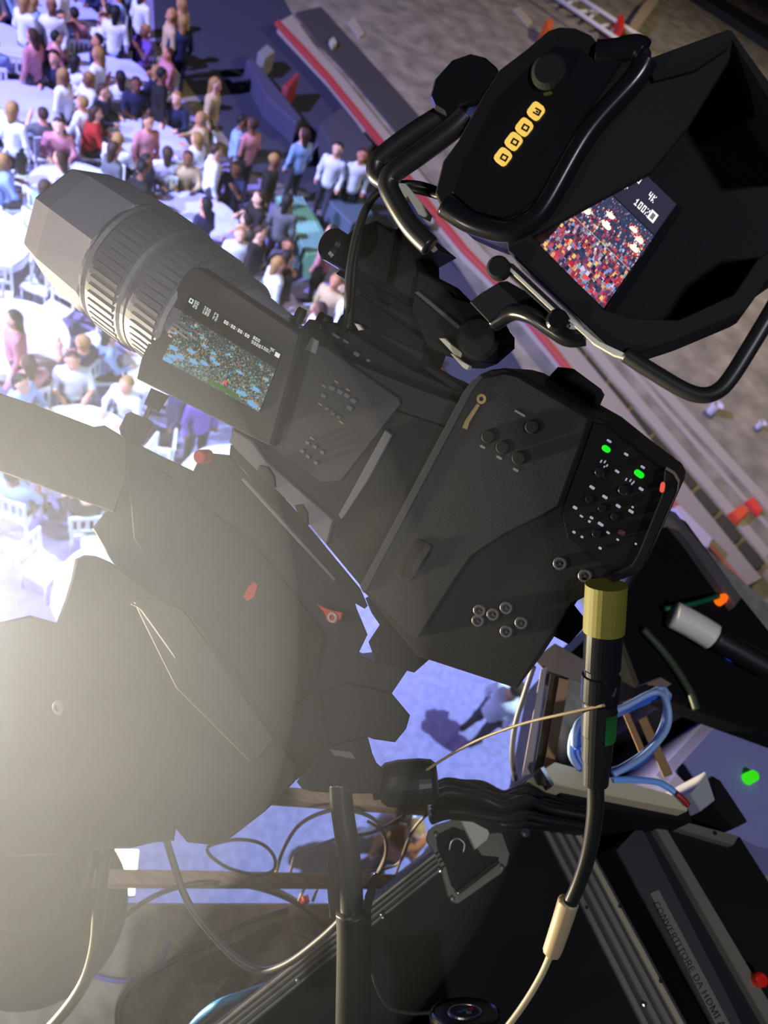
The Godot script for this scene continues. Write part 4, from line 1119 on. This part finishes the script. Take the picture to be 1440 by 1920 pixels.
# ---------------------------------------------------------------- things on the hall floor, right and middle
func hall_floor_things() -> void:
	var s := begin()
	var b := thing("barrier", "long low grey barrier with a red light strip dividing the bare floor", "barrier", level(860, 400, 0))
	deckplate(s, [523, 40, 548, 26, 590, 84, 645, 145, 748, 272, 838, 385, 905, 465, 968, 530, 1085, 655, 1172, 760, 1300, 925, 1430, 1085, 1400, 1100, 1270, 945, 1128, 765, 1043, 655, 936, 527, 876, 467, 813, 390, 723, 270, 620, 143], 0.3, 0.3, 0.03)
	obj("wall", s, mat("barrier_grey", Color(0.62, 0.58, 0.52), 0.8), b)
	s = begin()
	deckplate(s, [516, 40, 523, 36, 566, 80, 623, 143, 726, 270, 816, 388, 879, 465, 939, 526, 1046, 654, 1131, 764, 1272, 944, 1402, 1098, 1394, 1102, 1263, 948, 1121, 768, 1037, 658, 930, 529, 869, 468, 806, 392, 716, 272, 613, 145, 556, 84], 0.33, 0.1, 0.02)
	obj("light_strip", s, mat("strip_red", Color(0.66, 0.25, 0.23), 0.6), b)
	s = begin()
	deckplate(s, [556, 22, 602, 12, 700, 120, 812, 246, 800, 276, 760, 262, 660, 142, 600, 80], 0.08, 0.08, 0.02)
	tag(obj("dark_mat", s, mat("mat_dark", Color(0.24, 0.23, 0.22), 0.9)), "dark mat lying along the far side of the grey barrier", "mat")
	# dark cable ramp in segments, with the pale guide lines beside it
	var r := thing("cable_ramp", "dark segmented cable ramp running along the bare floor beside the barrier", "cable ramp", level(1230, 840, 0))
	var a := Vector2(1050, 622)
	var e := Vector2(1430, 1066)
	for k in 9:
		var p := a.lerp(e, k / 9.0 + 0.006)
		var q := a.lerp(e, (k + 1) / 9.0 - 0.008)
		var n := Vector2(9, -7.5)
		s = begin()
		deckplate(s, [p.x - n.x, p.y - n.y, p.x + n.x, p.y + n.y, q.x + n.x, q.y + n.y, q.x - n.x, q.y - n.y], 0.1, 0.1, 0.02)
		obj("segment", s, mat("ramp_dark", Color(0.11, 0.13, 0.12), 0.7), r)
	for q in [[1092, 630, 1440, 1040, 6, "pale line taped on the floor close beside the cable ramp"], [1120, 620, 1470, 1020, 3, "thin pale line taped on the floor, second from the cable ramp"], [1160, 640, 1490, 1000, 6, "wide pale line taped on the floor, farthest from the cable ramp"]]:
		s = begin()
		deckplate(s, [q[0] - q[4], q[1] + q[4], q[0] + q[4], q[1] - q[4], q[2] + q[4], q[3] - q[4], q[2] - q[4], q[3] + q[4]], 0.012, 0.01, 0.004)
		tag(obj("floor_line", s, mat("line_pale", Color(0.66, 0.63, 0.58), 0.8)), q[5], "floor marking")
	# white lattice truss lying far off at the top
	var t := thing("truss", "white lattice truss lying on the far bare floor behind the viewfinder", "truss", level(1110, 40, 0))
	for q in [[1020, -20, 1185, 92], [1062, -20, 1206, 72]]:
		for y in [0.1, 0.6]:
			s = begin(true)
			tube(s, PackedVector3Array([level(q[0], q[1], y), level(q[2], q[3], y)]), 0.07)
			obj("chord", s, mat("truss_white", Color(0.85, 0.84, 0.8), 0.5), t)
	for k in 9:
		var p := Vector2(1020, -20).lerp(Vector2(1185, 92), k / 8.0)
		var q := Vector2(1062, -20).lerp(Vector2(1206, 72), (k + (0.5 if k % 2 else -0.5)) / 8.0)
		s = begin(true)
		tube(s, PackedVector3Array([level(p.x, p.y, 0.35), level(q.x, q.y, 0.35)]), 0.06)
		obj("brace", s, mat("truss_white"), t)
	s = begin()
	deckplate(s, [1170, 60, 1206, 6, 1226, -10, 1236, 0, 1184, 70], 0.4, 0.1, 0.03)
	tag(obj("pole", s, mat("pole_pale", Color(0.7, 0.62, 0.5), 0.6)), "pale pole lying beyond the white truss", "pole")
	s = begin()
	deckplate(s, [1158, 30, 1170, 26, 1172, 52, 1160, 56], 0.7, 0.7, 0.05)
	tag(obj("red_marker", s, mat("red_marker", Color(0.9, 0.2, 0.14), 0.6)), "small red marker standing next to the white truss", "marker")
	s = begin()
	deckplate(s, [1024, 36, 1036, 34, 1038, 50, 1026, 52], 0.6, 0.6, 0.05)
	tag(obj("orange_marker", s, mat("orange_marker", Color(0.9, 0.4, 0.16), 0.6)), "small orange marker left of the white truss", "marker")
	s = begin()
	deckplate(s, [1290, -20, 1320, -24, 1470, 66, 1460, 90], 0.3, 0.3, 0.05)
	tag(obj("dark_beam", s, mat("ramp_dark")), "dark beam lying on the far floor at the top right corner", "beam")
	for q in [[[652, 40, 664, 30, 684, 62, 674, 70], "thin pale board lying on the bare floor, left of two at the top", 0.06, Color(0.66, 0.62, 0.54)], [[962, 16, 974, 12, 1000, 42, 990, 48], "pale board lying on the bare floor, right of two at the top", 0.06, Color(0.7, 0.66, 0.55)], [[618, 74, 626, 68, 632, 80, 624, 86], "small pale box on the dark mat near the top", 0.2, Color(0.7, 0.68, 0.6)]]:
		s = begin()
		deckplate(s, q[0], q[2], q[2], 0.02)
		tag(obj("floor_board" if q[2] < 0.1 else "small_box", s, mat("board_" + str(q[3]), q[3], 0.7)), q[1], "board" if q[2] < 0.1 else "box")
	for q in [[1333, 773, 0.13, "larger white cup standing on the bare floor below the rod loop"], [1421, 802, 0.09, "smaller white cup standing on the bare floor at the right edge"]]:
		s = begin()
		lathe(s, level(q[0], q[1], 0), Vector3.UP, [[0, 0], [0, q[2] * 0.8], [q[2] * 2, q[2]], [q[2] * 2, q[2] * 0.9], [0.03, q[2] * 0.7], [0.03, 0]], 20)
		tag(obj("cup", s, mat("cup_white", Color(0.9, 0.88, 0.84), 0.6)), q[3], "cup")
	for q in [[[1372, 958, 1394, 944, 1408, 958, 1388, 978], "crumpled orange bag on the floor, left of two at the right edge", 0.15], [[1400, 938, 1414, 930, 1432, 956, 1424, 966], "folded red cloth on the floor beside the orange bag", 0.08]]:
		s = begin()
		deckplate(s, q[0], q[2], q[2], 0.05)
		tag(obj("bag" if q[2] > 0.1 else "cloth", s, mat("bag_" + str(q[2]), Color(0.9, 0.3 if q[2] > 0.1 else 0.2, 0.12), 0.7)), q[1], "bag" if q[2] > 0.1 else "cloth")
	# white bag on the barrier end at the right
	s = begin()
	deckplate(s, [1262, 950, 1274, 944, 1340, 1010, 1330, 1030, 1310, 1026], 0.62, 0.32, 0.08)
	tag(obj("white_sack", s, mat("sack_white", Color(0.78, 0.74, 0.76), 0.8)), "white sack lying over the barrier end right of the camera", "sack")
	# pale green ribbed platform in the aisle
	var g := thing("ribbed_platform", "pale green ribbed platform at the end of the tables", "platform", level(570, 430, 0))
	s = begin()
	deckplate(s, [518, 366, 566, 370, 590, 400, 626, 470, 604, 492, 576, 480, 540, 414], 0.5, 0.5, 0.03)
	obj("body", s, mat("green_pale", Color(0.42, 0.62, 0.55), 0.7), g)
	for k in 7:
		var x := 4.0 + k * 7.0
		s = begin()
		deckplate(s, [518 + x, 367, 521 + x, 367, 578 + x * 0.95, 480, 575 + x * 0.95, 480], 0.53, 0.04, 0.005)
		obj("rib", s, mat("green_rib", Color(0.55, 0.75, 0.68), 0.7), g)
	# thin stands and dark furniture in the aisle
	for q in [[[578, 292, 582, 290, 632, 224, 628, 222], "thin pole lying in the dark aisle, the farther one", 0.3], [[600, 350, 606, 352, 668, 296, 662, 292], "thin pole lying in the dark aisle, the nearer one", 0.3]]:
		s = begin()
		deckplate(s, q[0], q[2], q[2], 0.01)
		var o := obj("pole", s, mat("stand_grey", Color(0.5, 0.5, 0.54), 0.6))
		tag(o, q[1], "pole")
	for q in [[[462, 112, 474, 108, 566, 222, 556, 232, 500, 180], "long lilac bench standing in the dark aisle", 0.5, Color(0.27, 0.27, 0.36), "bench"], [[484, 96, 500, 82, 516, 96, 496, 112], "pale crate at the far end of the dark aisle", 0.5, Color(0.5, 0.5, 0.48), "crate"], [[530, 160, 556, 134, 562, 140, 540, 168], "dull red folding barrier in the dark aisle", 0.6, Color(0.55, 0.2, 0.22), "barrier"], [[600, 232, 640, 200, 700, 270, 660, 310, 630, 290], "dark table at the right of the aisle beside the red strip", 0.7, Color(0.26, 0.26, 0.3), "table"], [[604, 290, 648, 330, 700, 400, 660, 420, 620, 380], "blue-grey table at the near end of the aisle", 0.6, Color(0.28, 0.34, 0.42), "table"], [[796, 668, 806, 660, 846, 716, 836, 726], "red light bar on the dark floor behind the camera's top handle", 0.2, Color(0.95, 0.2, 0.24), "light bar"], [[622, 386, 634, 390, 642, 408, 632, 408], "short red bar on the floor beside the ribbed platform", 0.2, Color(0.85, 0.15, 0.2), "bar"]]:
		s = begin()
		deckplate(s, q[0], q[2], q[2], 0.03)
		tag(obj(q[4].replace(" ", "_"), s, mat("aisle_" + str(q[3]), q[3], 0.7)), q[1], q[4])

# ---------------------------------------------------------------- the crowd at the round tables
const SKIN := 0
const SHIRT := 1
const LEGS := 2
const SHOES := 3

# bones: from, to, radius at each end, what covers it
func pose(kind: int) -> Array:
	var lean: float = [0.0, 0.10, -0.04, 0.0][kind]
	var chest := Vector3(0, 0.98, lean)
	var neck := Vector3(0, 1.13, lean * 1.2)
	var head := Vector3(0, 1.27, lean * 1.2 + 0.03)
	var b := []
	var hip := 0.54
	if kind == 3: # standing
		hip = 0.92
		chest.y = 1.30; neck.y = 1.47; head.y = 1.62
	b.append([Vector3(0, hip, 0), Vector3(0, hip + 0.22, lean * 0.4), 0.15, 0.135, SHIRT])
	b.append([Vector3(-0.07, chest.y, chest.z), Vector3(0.07, chest.y, chest.z), 0.135, 0.135, SHIRT])
	b.append([Vector3(0, hip + 0.2, lean * 0.4), chest, 0.14, 0.145, SHIRT])
	b.append([Vector3(0, neck.y - 0.03, neck.z), Vector3(0, neck.y + 0.05, neck.z + 0.01), 0.062, 0.058, SKIN])
	b.append([head - Vector3(0, 0.035, 0), head + Vector3(0, 0.045, -0.015), 0.083, 0.098, SKIN])
	b.append([head + Vector3(0, -0.02, 0.09), head + Vector3(0, -0.035, 0.105), 0.016, 0.02, SKIN])
	for s in [-1, 1]:
		var sh := Vector3(s * 0.19, chest.y + 0.07, chest.z)
		var el := Vector3(s * 0.27, chest.y - 0.19, chest.z + 0.1)
		var ha := Vector3(s * 0.14, chest.y - 0.2, chest.z + 0.34)
		if kind == 2 and s == 1:      # one hand held up before the face
			el = Vector3(0.25, chest.y - 0.12, chest.z + 0.2)
			ha = Vector3(0.1, chest.y + 0.14, chest.z + 0.34)
		if kind == 3:
			el = Vector3(s * 0.25, chest.y - 0.22, chest.z - 0.01)
			ha = Vector3(s * 0.24, chest.y - 0.46, chest.z + 0.08)
		b.append([sh, el, 0.066, 0.05, SHIRT])
		b.append([el, el.lerp(ha, 0.85), 0.046, 0.036, SHIRT if kind % 2 else SKIN])
		b.append([el.lerp(ha, 0.9), ha + (ha - el).normalized() * 0.06, 0.04, 0.03, SKIN])
		b.append([head + Vector3(s * 0.092, 0, -0.01), head + Vector3(s * 0.096, 0.01, -0.015), 0.02, 0.02, SKIN])
		if kind == 3:
			b.append([Vector3(s * 0.1, hip - 0.02, 0), Vector3(s * 0.11, 0.5, 0.02), 0.1, 0.068, LEGS])
			b.append([Vector3(s * 0.11, 0.5, 0.02), Vector3(s * 0.12, 0.1, -0.01), 0.066, 0.045, LEGS])
			b.append([Vector3(s * 0.12, 0.05, -0.03), Vector3(s * 0.13, 0.04, 0.14), 0.045, 0.038, SHOES])
		else:
			b.append([Vector3(s * 0.1, hip - 0.01, 0.02), Vector3(s * 0.13, 0.53, 0.42), 0.1, 0.07, LEGS])
			b.append([Vector3(s * 0.13, 0.52, 0.42), Vector3(s * 0.13, 0.1, 0.4), 0.066, 0.045, LEGS])
			b.append([Vector3(s * 0.13, 0.05, 0.38), Vector3(s * 0.14, 0.04, 0.54), 0.045, 0.038, SHOES])
	return b

func bone_distance(p: Vector3, q: Array) -> float:
	var ab: Vector3 = q[1] - q[0]
	var t := clampf((p - q[0]).dot(ab) / maxf(ab.length_squared(), 1e-6), 0, 1)
	return p.distance_to(q[0] + ab * t) - lerpf(q[2], q[3], t)

# surface nets of the smooth union of the bones: [vertices, triangle indices, cover of each vertex]
func nets(b: Array, cell: float, soft: float) -> Array:
	var field := {}
	var lo := Vector3.INF
	for q in b:
		lo = lo.min(q[0] - Vector3.ONE * (q[2] + 0.1)).min(q[1] - Vector3.ONE * (q[3] + 0.1))
	var near := {}
	for i in b.size():
		var q: Array = b[i]
		var r := maxf(q[2], q[3]) + cell * 2.2
		var l: Vector3 = q[0].min(q[1]) - Vector3.ONE * r
		var h: Vector3 = q[0].max(q[1]) + Vector3.ONE * r
		var i0 := Vector3i(((l - lo) / cell).floor())
		var i1 := Vector3i(((h - lo) / cell).ceil())
		for x in range(i0.x, i1.x + 1):
			for y in range(i0.y, i1.y + 1):
				for z in range(i0.z, i1.z + 1):
					var k := Vector3i(x, y, z)
					var d := bone_distance(lo + Vector3(k) * cell, q)
					if not field.has(k):
						field[k] = d
					else:
						var o: float = field[k]
						var hh := maxf(soft - absf(o - d), 0.0) / soft
						field[k] = minf(o, d) - hh * hh * soft * 0.25
	var verts := PackedVector3Array()
	var id := {}
	var corners := []
	for x in 2:
		for y in 2:
			for z in 2: corners.append(Vector3i(x, y, z))
	for k in field:
		var v := []
		var pos := 0
		for c in corners:
			var d: float = field.get(k + c, 1.0)
			v.append(d)
			if d > 0: pos += 1
		if pos == 0 or pos == 8: continue
		var sum := Vector3()
		var n := 0
		for i in 8:
			for bit in [4, 2, 1]:
				var j: int = i | bit
				if j == i or (v[i] > 0) == (v[j] > 0): continue
				sum += Vector3(corners[i]).lerp(Vector3(corners[j]), v[i] / (v[i] - v[j]))
				n += 1
		id[k] = verts.size()
		verts.append(lo + (Vector3(k) + sum / n) * cell)
	var idx := PackedInt32Array()
	var ax := [Vector3i(1, 0, 0), Vector3i(0, 1, 0), Vector3i(0, 0, 1)]
	for k in field:
		var d0: float = field[k]
		for a in 3:
			if not field.has(k + ax[a]): continue
			var d1: float = field[k + ax[a]]
			if (d0 > 0) == (d1 > 0): continue
			var u: Vector3i = ax[(a + 1) % 3]
			var w: Vector3i = ax[(a + 2) % 3]
			var q := [k - u - w, k - w, k, k - u]
			if not (id.has(q[0]) and id.has(q[1]) and id.has(q[2]) and id.has(q[3])): continue
			if d0 > 0: q.reverse()
			for t in [0, 2, 1, 0, 3, 2]: idx.append(id[q[t]])
	var cover := PackedInt32Array()
	for p in verts:
		var best := 9.0
		var c := 0
		for q in b:
			var d := bone_distance(p, q)
			if d < best:
				best = d
				c = q[4]
		cover.append(c)
	return [verts, idx, cover]

func body_mesh(n: Array, cols: Array) -> ArrayMesh:
	var s := SurfaceTool.new()
	s.begin(Mesh.PRIMITIVE_TRIANGLES)
	for i in n[0].size():
		s.set_smooth_group(0)
		s.set_color(cols[n[2][i]].srgb_to_linear())
		s.add_vertex(n[0][i])
	for i in n[1]: s.add_index(i)
	s.generate_normals()
	var m := s.commit()
	if not mats.has("people"):
		mat("people", Color.WHITE, 0.85).vertex_color_use_as_albedo = true
	m.surface_set_material(0, mat("people"))
	return m

func hair_mesh(n: Array, head: Vector3, long: bool, m: Material) -> ArrayMesh:
	var s := begin(true)
	var bones := [[head + Vector3(0, 0.055, -0.03), head + Vector3(0, 0.04, -0.045), 0.1, 0.1, 0]]
	if long: bones.append([head + Vector3(0, 0.0, -0.07), head + Vector3(0, -0.2, -0.1), 0.085, 0.06, 0])
	var h := nets(bones, 0.034, 0.05)
	for i in h[1]: s.add_vertex(h[0][i])
	s.generate_normals()
	var mesh := s.commit()
	mesh.surface_set_material(0, m)
	return mesh

func chair_proto() -> Node3D:
	var c := Node3D.new()
	c.name = "banquet_chair"
	var w := mat("chair_white")
	var s := begin()
	flatplate(s, px([-0.21, -0.2, 0.21, -0.2, 0.2, 0.22, -0.2, 0.22]), 0.47, 0.05, 0.012)
	child_mesh(c, "seat", s, w)
	s = begin()
	for x in [-0.19, 0.19]: box(s, Vector3(x, 0.68, -0.22), Vector3(0.04, 0.46, 0.035))
	box(s, Vector3(0, 0.91, -0.225), Vector3(0.42, 0.07, 0.035))
	box(s, Vector3(0, 0.62, -0.22), Vector3(0.36, 0.05, 0.025))
	child_mesh(c, "backrest", s, w)
	for x in [-0.1, 0.0, 0.1]:
		s = begin()
		box(s, Vector3(x, 0.76, -0.22), Vector3(0.045, 0.26, 0.018))
		child_mesh(c, "slat", s, w)
	for x in [-0.18, 0.18]:
		for z in [-0.18, 0.19]:
			s = begin(true)
			tube(s, PackedVector3Array([Vector3(x, 0.43, z), Vector3(x * 1.06, 0.0, z * 1.06)]), 0.018, 6)
			child_mesh(c, "leg", s, w)
	return c

func child_mesh(p: Node3D, n: String, s: SurfaceTool, m: Material) -> MeshInstance3D:
	s.generate_normals()
	var o := MeshInstance3D.new()
	o.mesh = s.commit()
	o.mesh.surface_set_material(0, m)
	o.name = n
	p.add_child(o, true)
	return o

func table_proto(cloth: Material) -> Node3D:
	var t := Node3D.new()
	t.name = "round_table"
	var s := begin()
	# the cloth falls in soft folds
	var n := 48
	for k in n:
		var w0 := TAU * k / n
		var w1 := TAU * (k + 1) / n
		var f0 := 0.03 * cos(w0 * 12)
		var f1 := 0.03 * cos(w1 * 12)
		var d0 := Vector3(cos(w0), 0, sin(w0))
		var d1 := Vector3(cos(w1), 0, sin(w1))
		var up := Vector3(0, 0.75, 0)
		tri(s, up, up + d0 * 0.78, up + d1 * 0.78)
		quad(s, up + d0 * 0.78, d0 * 0.8 + Vector3(0, 0.73, 0), d1 * 0.8 + Vector3(0, 0.73, 0), up + d1 * 0.78)
		quad(s, d0 * 0.8 + Vector3(0, 0.73, 0), d0 * (0.81 + f0 * 0.5) + Vector3(0, 0.6, 0), d1 * (0.81 + f1 * 0.5) + Vector3(0, 0.6, 0), d1 * 0.8 + Vector3(0, 0.73, 0))
	child_mesh(t, "tablecloth", s, cloth)
	s = begin()
	lathe(s, Vector3.ZERO, Vector3.UP, [[0, 0], [0, 0.4], [0.04, 0.38], [0.06, 0.05], [0.7, 0.05], [0.72, 0.8], [0.74, 0.8], [0.74, 0]], 24)
	child_mesh(t, "pedestal", s, mat("black"))
	return t

func in_rig(q: Vector2) -> bool:                       # behind the camera, head or viewfinder
	for p in [[80, 530, 205, 330, 350, 390, 570, 610, 700, 560, 880, 720, 1260, 890, 1000, 1280, 560, 1480, 420, 1570, 200, 1590, -100, 1590, -100, 1180, 130, 1080, 230, 960, 380, 870, 300, 700], [-100, 720, 200, 800, 210, 940, -100, 860], [860, 200, 1040, 60, 1400, 60, 1500, 500, 1180, 650, 820, 360]]:
		if Geometry2D.is_point_in_polygon(q, px(p)): return true
	return false

func seen_spot(p: Vector3) -> bool:
	var q := look(p)
	return q.x > -30 and q.x < 1470 and q.y > -40 and q.y < 1950 and not in_rig(q)

func put(o: Node3D, n: String, where: Vector3, turn: float, label: String, category: String, group: String) -> Node3D:
	o.name = numbered(n)
	add_child(o)
	o.position = where
	o.rotation.y = turn
	tag(o, label, category, group)
	return o

func crowd() -> void:
	var shirts := [["white", Color(0.86, 0.88, 0.92)], ["black", Color(0.06, 0.06, 0.08)], ["pale blue", Color(0.55, 0.66, 0.85)], ["dark blue", Color(0.10, 0.12, 0.28)], ["orange", Color(0.72, 0.42, 0.2)], ["pink", Color(0.76, 0.5, 0.54)], ["beige", Color(0.75, 0.66, 0.5)], ["red", Color(0.65, 0.12, 0.13)], ["violet", Color(0.40, 0.28, 0.62)], ["grey", Color(0.36, 0.37, 0.4)]]
	var hairs := [["dark", Color(0.05, 0.04, 0.04)], ["brown", Color(0.22, 0.13, 0.08)], ["fair", Color(0.62, 0.47, 0.26)]]
	var skins := [Color(0.86, 0.62, 0.5), Color(0.76, 0.52, 0.4), Color(0.9, 0.7, 0.58), Color(0.5, 0.33, 0.25)]
	var nets_of := []
	var heads := [Vector3(0, 1.27, 0.03), Vector3(0, 1.27, 0.15), Vector3(0, 1.27, -0.018), Vector3(0, 1.62, 0.03)]
	for k in 4: nets_of.append(nets(pose(k), 0.034, 0.05))
	var hair := {}
	for k in 4:
		for j in 3:
			for l in 2: hair["%d %d %d" % [k, j, l]] = hair_mesh([], heads[k], l == 1, mat("hair_%d" % j, hairs[j][1], 0.7))
	var bodies := {}
	var chair := chair_proto()
	var cloths := [table_proto(mat("cloth_blue")), table_proto(mat("cloth_white"))]
	# round tables in rows along the hall, the nearest ones white
	var along := Vector3(0.80, 0, 0.59)
	var across := Vector3(-0.59, 0, 0.80)
	var o := Vector3(-6.0, 0, -7.45)
	var rows := {}
	var rim := px([120, -120, 150, -60, 215, 20, 330, 175, 420, 330, 500, 470, 580, 600, 580, 640])
	for i in range(-6, 5):
		for j in range(-8, 6):
			var p := o + along * (j * 2.3 + (1.15 if i % 2 else 0.0)) + across * (i * 1.95)
			p += Vector3(rng.randf_range(-0.15, 0.15), 0, rng.randf_range(-0.15, 0.15))
			var q := look(p + Vector3(0, 0.75, 0))
			if q.x < -120 or q.y < -130 or q.y > 1300 or p.z > -3.6: continue
			var lim := -1000.0                           # kept left of the aisle
			for k in rim.size() - 1:
				if q.y >= rim[k].y and q.y <= rim[k + 1].y: lim = lerpf(rim[k].x, rim[k + 1].x, (q.y - rim[k].y) / (rim[k + 1].y - rim[k].y))
			if q.y > 640: lim = 460.0
			if q.x > lim - 20.0: continue
			if not rows.has(i): rows[i] = []
			rows[i].append(p)
	var names := ["back row", "second row", "third row", "fourth row", "fifth row", "sixth row", "seventh row", "eighth row", "front row"]
	var nth := ["first", "second", "third", "fourth", "fifth", "sixth", "seventh", "eighth", "ninth"]
	var sides := ["right side", "near right", "near side", "near left", "left side", "far left", "far side", "far right"]
	var keys := rows.keys()
	keys.sort()
	var rr := 0
	var people := 0
	var taken_spots := PackedVector3Array()
	var chairs := 0
	for i in keys:
		var seen_tables := []
		for p in rows[i]:
			var any := seen_spot(p + Vector3(0, 0.75, 0))
			for k in 9:
				if seen_spot(p + Vector3(cos(k * TAU / 9), 1.0, sin(k * TAU / 8)) * 1.0): any = true
			if any: seen_tables.append(p)
		if seen_tables.is_empty(): continue
		var cc := 0
		for p in seen_tables:
			var place: String = "%s table in %s" % [nth[cc], names[mini(rr, 8)]]
			cc += 1
			var white: bool = p.z > -9.2
			put(cloths[1 if white else 0].duplicate(), "round_table", p, rng.randf() * TAU, "round table under a %s cloth, %s from the left in %s" % ["white" if white else "pale lilac", nth[cc - 1], names[mini(rr, 8)]], "table", "round banquet tables")
			var turn0 := rng.randf_range(-0.12, 0.12)
			for k in 8:
				var w := k * TAU / 8 + turn0
				# sides are named as the frame shows them: near is towards the balcony
				var d := Vector3(cos(w), 0, sin(w))
				var spot_at: Vector3 = p + d * rng.randf_range(1.04, 1.12)
				var face := atan2(-d.x, -d.z) + rng.randf_range(-0.25, 0.25)
				if seen_spot(spot_at + Vector3(0, 0.7, 0)) and chairs < 290:
					put(chair.duplicate(), "banquet_chair", spot_at, face, "white slat-back chair, %s of %s" % [sides[k], place], "chair", "white chairs round the tables")
					chairs += 1
				if rng.randf() < (0.7 if white else 0.97) and seen_spot(spot_at + Vector3(0, 1.0, 0)) and people < 290 and free_spot(taken_spots, spot_at, 0.3):
					taken_spots.append(spot_at)
					var ps := rng.randi() % 3
					var si := rng.randi() % shirts.size()
					if rng.randf() < 0.72: si = [0, 2, 1, 0, 9, 3][rng.randi() % 6]
					person(bodies, nets_of, hair, ps, si, rng.randi() % 4, rng.randi() % 3, rng.randi() % 2, shirts, hairs, skins, spot_at + d * 0.04, face, "seated person in %s top, %s of " + place, sides[k], "guests seated at the tables")
					people += 1
				var gap := w + TAU / 18
				var stand: Vector3 = p + Vector3(cos(gap), 0, sin(gap)) * rng.randf_range(1.5, 1.75)
				if rng.randf() < (0.1 if white else 0.6) and seen_spot(stand + Vector3(0, 1.3, 0)) and people < 290 and free_spot(taken_spots, stand, 0.36):
					taken_spots.append(stand)
					var si := [0, 2, 1, 3, 0, 9, 6, 5][rng.randi() % 8] as int
					person(bodies, nets_of, hair, 3, si, rng.randi() % 4, rng.randi() % 3, rng.randi() % 2, shirts, hairs, skins, stand, rng.randf() * TAU, "person standing in %s top, %s of " + place, sides[k], "guests standing between the tables")
					people += 1
		rr += 1
	# people standing or sitting apart
	for q in [[556, 316, 2, 0, "standing person in a pale blue top by the poles in the dark aisle"], [616, 342, 0, 1, "standing person in a white top at the near pole of the aisle"], [660, 352, 0, 2, "standing person in a white top at the right of the aisle"], [334, 74, 6, 1, "standing person in a beige top alone in the dark far aisle"], [316, 96, 6, 2, "second standing person in beige in the dark far aisle, nearer the tables"], [462, 300, 5, 0, "standing person in a pink top at the edge of the carpet"], [610, 590, 6, 1, "standing person in a beige top just above the camera's top deck"], [636, 612, 0, 2, "standing person in a white top beside the two finder cables"], [924, 1336, 0, 1, "standing person in a white shirt on the floor below the camera"], [738, 1590, 4, 1, "standing person in an orange top below the guard rail"], [716, 1560, 0, 2, "standing person in a white top below the guard rail beside the orange one"], [372, 800, 8, 0, "standing person in a violet top between the screen and the tripod head"], [330, 780, 3, 0, "standing person in a dark blue top beside the front knob"], [505, 560, 0, 0, "standing person in a white top just above the lens"], [520, 548, 1, 0, "standing person in a black top just above the lens"]]:
		var foot := level(q[0], q[1], 0.9)
		foot.y = 0.02
		person(bodies, nets_of, hair, 3, q[2], rng.randi() % 4, rng.randi() % 3, rng.randi() % 2, shirts, hairs, skins, foot, rng.randf() * TAU, q[4], "", "")
	chair.free()
	for t in cloths: t.free()
	print("people ", people, " chairs ", chairs, " rows ", rr)

func free_spot(all: PackedVector3Array, p: Vector3, gap: float) -> bool:
	for q in all:
		if q.distance_to(p) < gap: return false
	return true

func person(bodies: Dictionary, nets_of: Array, hair: Dictionary, ps: int, si: int, sk: int, hj: int, hl: int, shirts: Array, hairs: Array, skins: Array, where: Vector3, face: float, label: String, side: String, group: String) -> void:
	var trousers := [Color(0.08, 0.09, 0.16), Color(0.05, 0.05, 0.06), Color(0.2, 0.2, 0.24)]
	var key := "%d %d %d" % [ps, si, sk]
	if not bodies.has(key): bodies[key] = body_mesh(nets_of[ps], [skins[sk], shirts[si][1], trousers[(si + sk) % 3], Color(0.04, 0.04, 0.04)])
	var r := Node3D.new()
	var b := MeshInstance3D.new()
	b.name = "body"
	b.mesh = bodies[key]
	r.add_child(b)
	var h := MeshInstance3D.new()
	h.name = "hair"
	h.mesh = hair["%d %d %d" % [ps, hj, hl]]
	r.add_child(h)
	put(r, "person", where, face, label % [shirts[si][0], side] if side else label, "person", group)
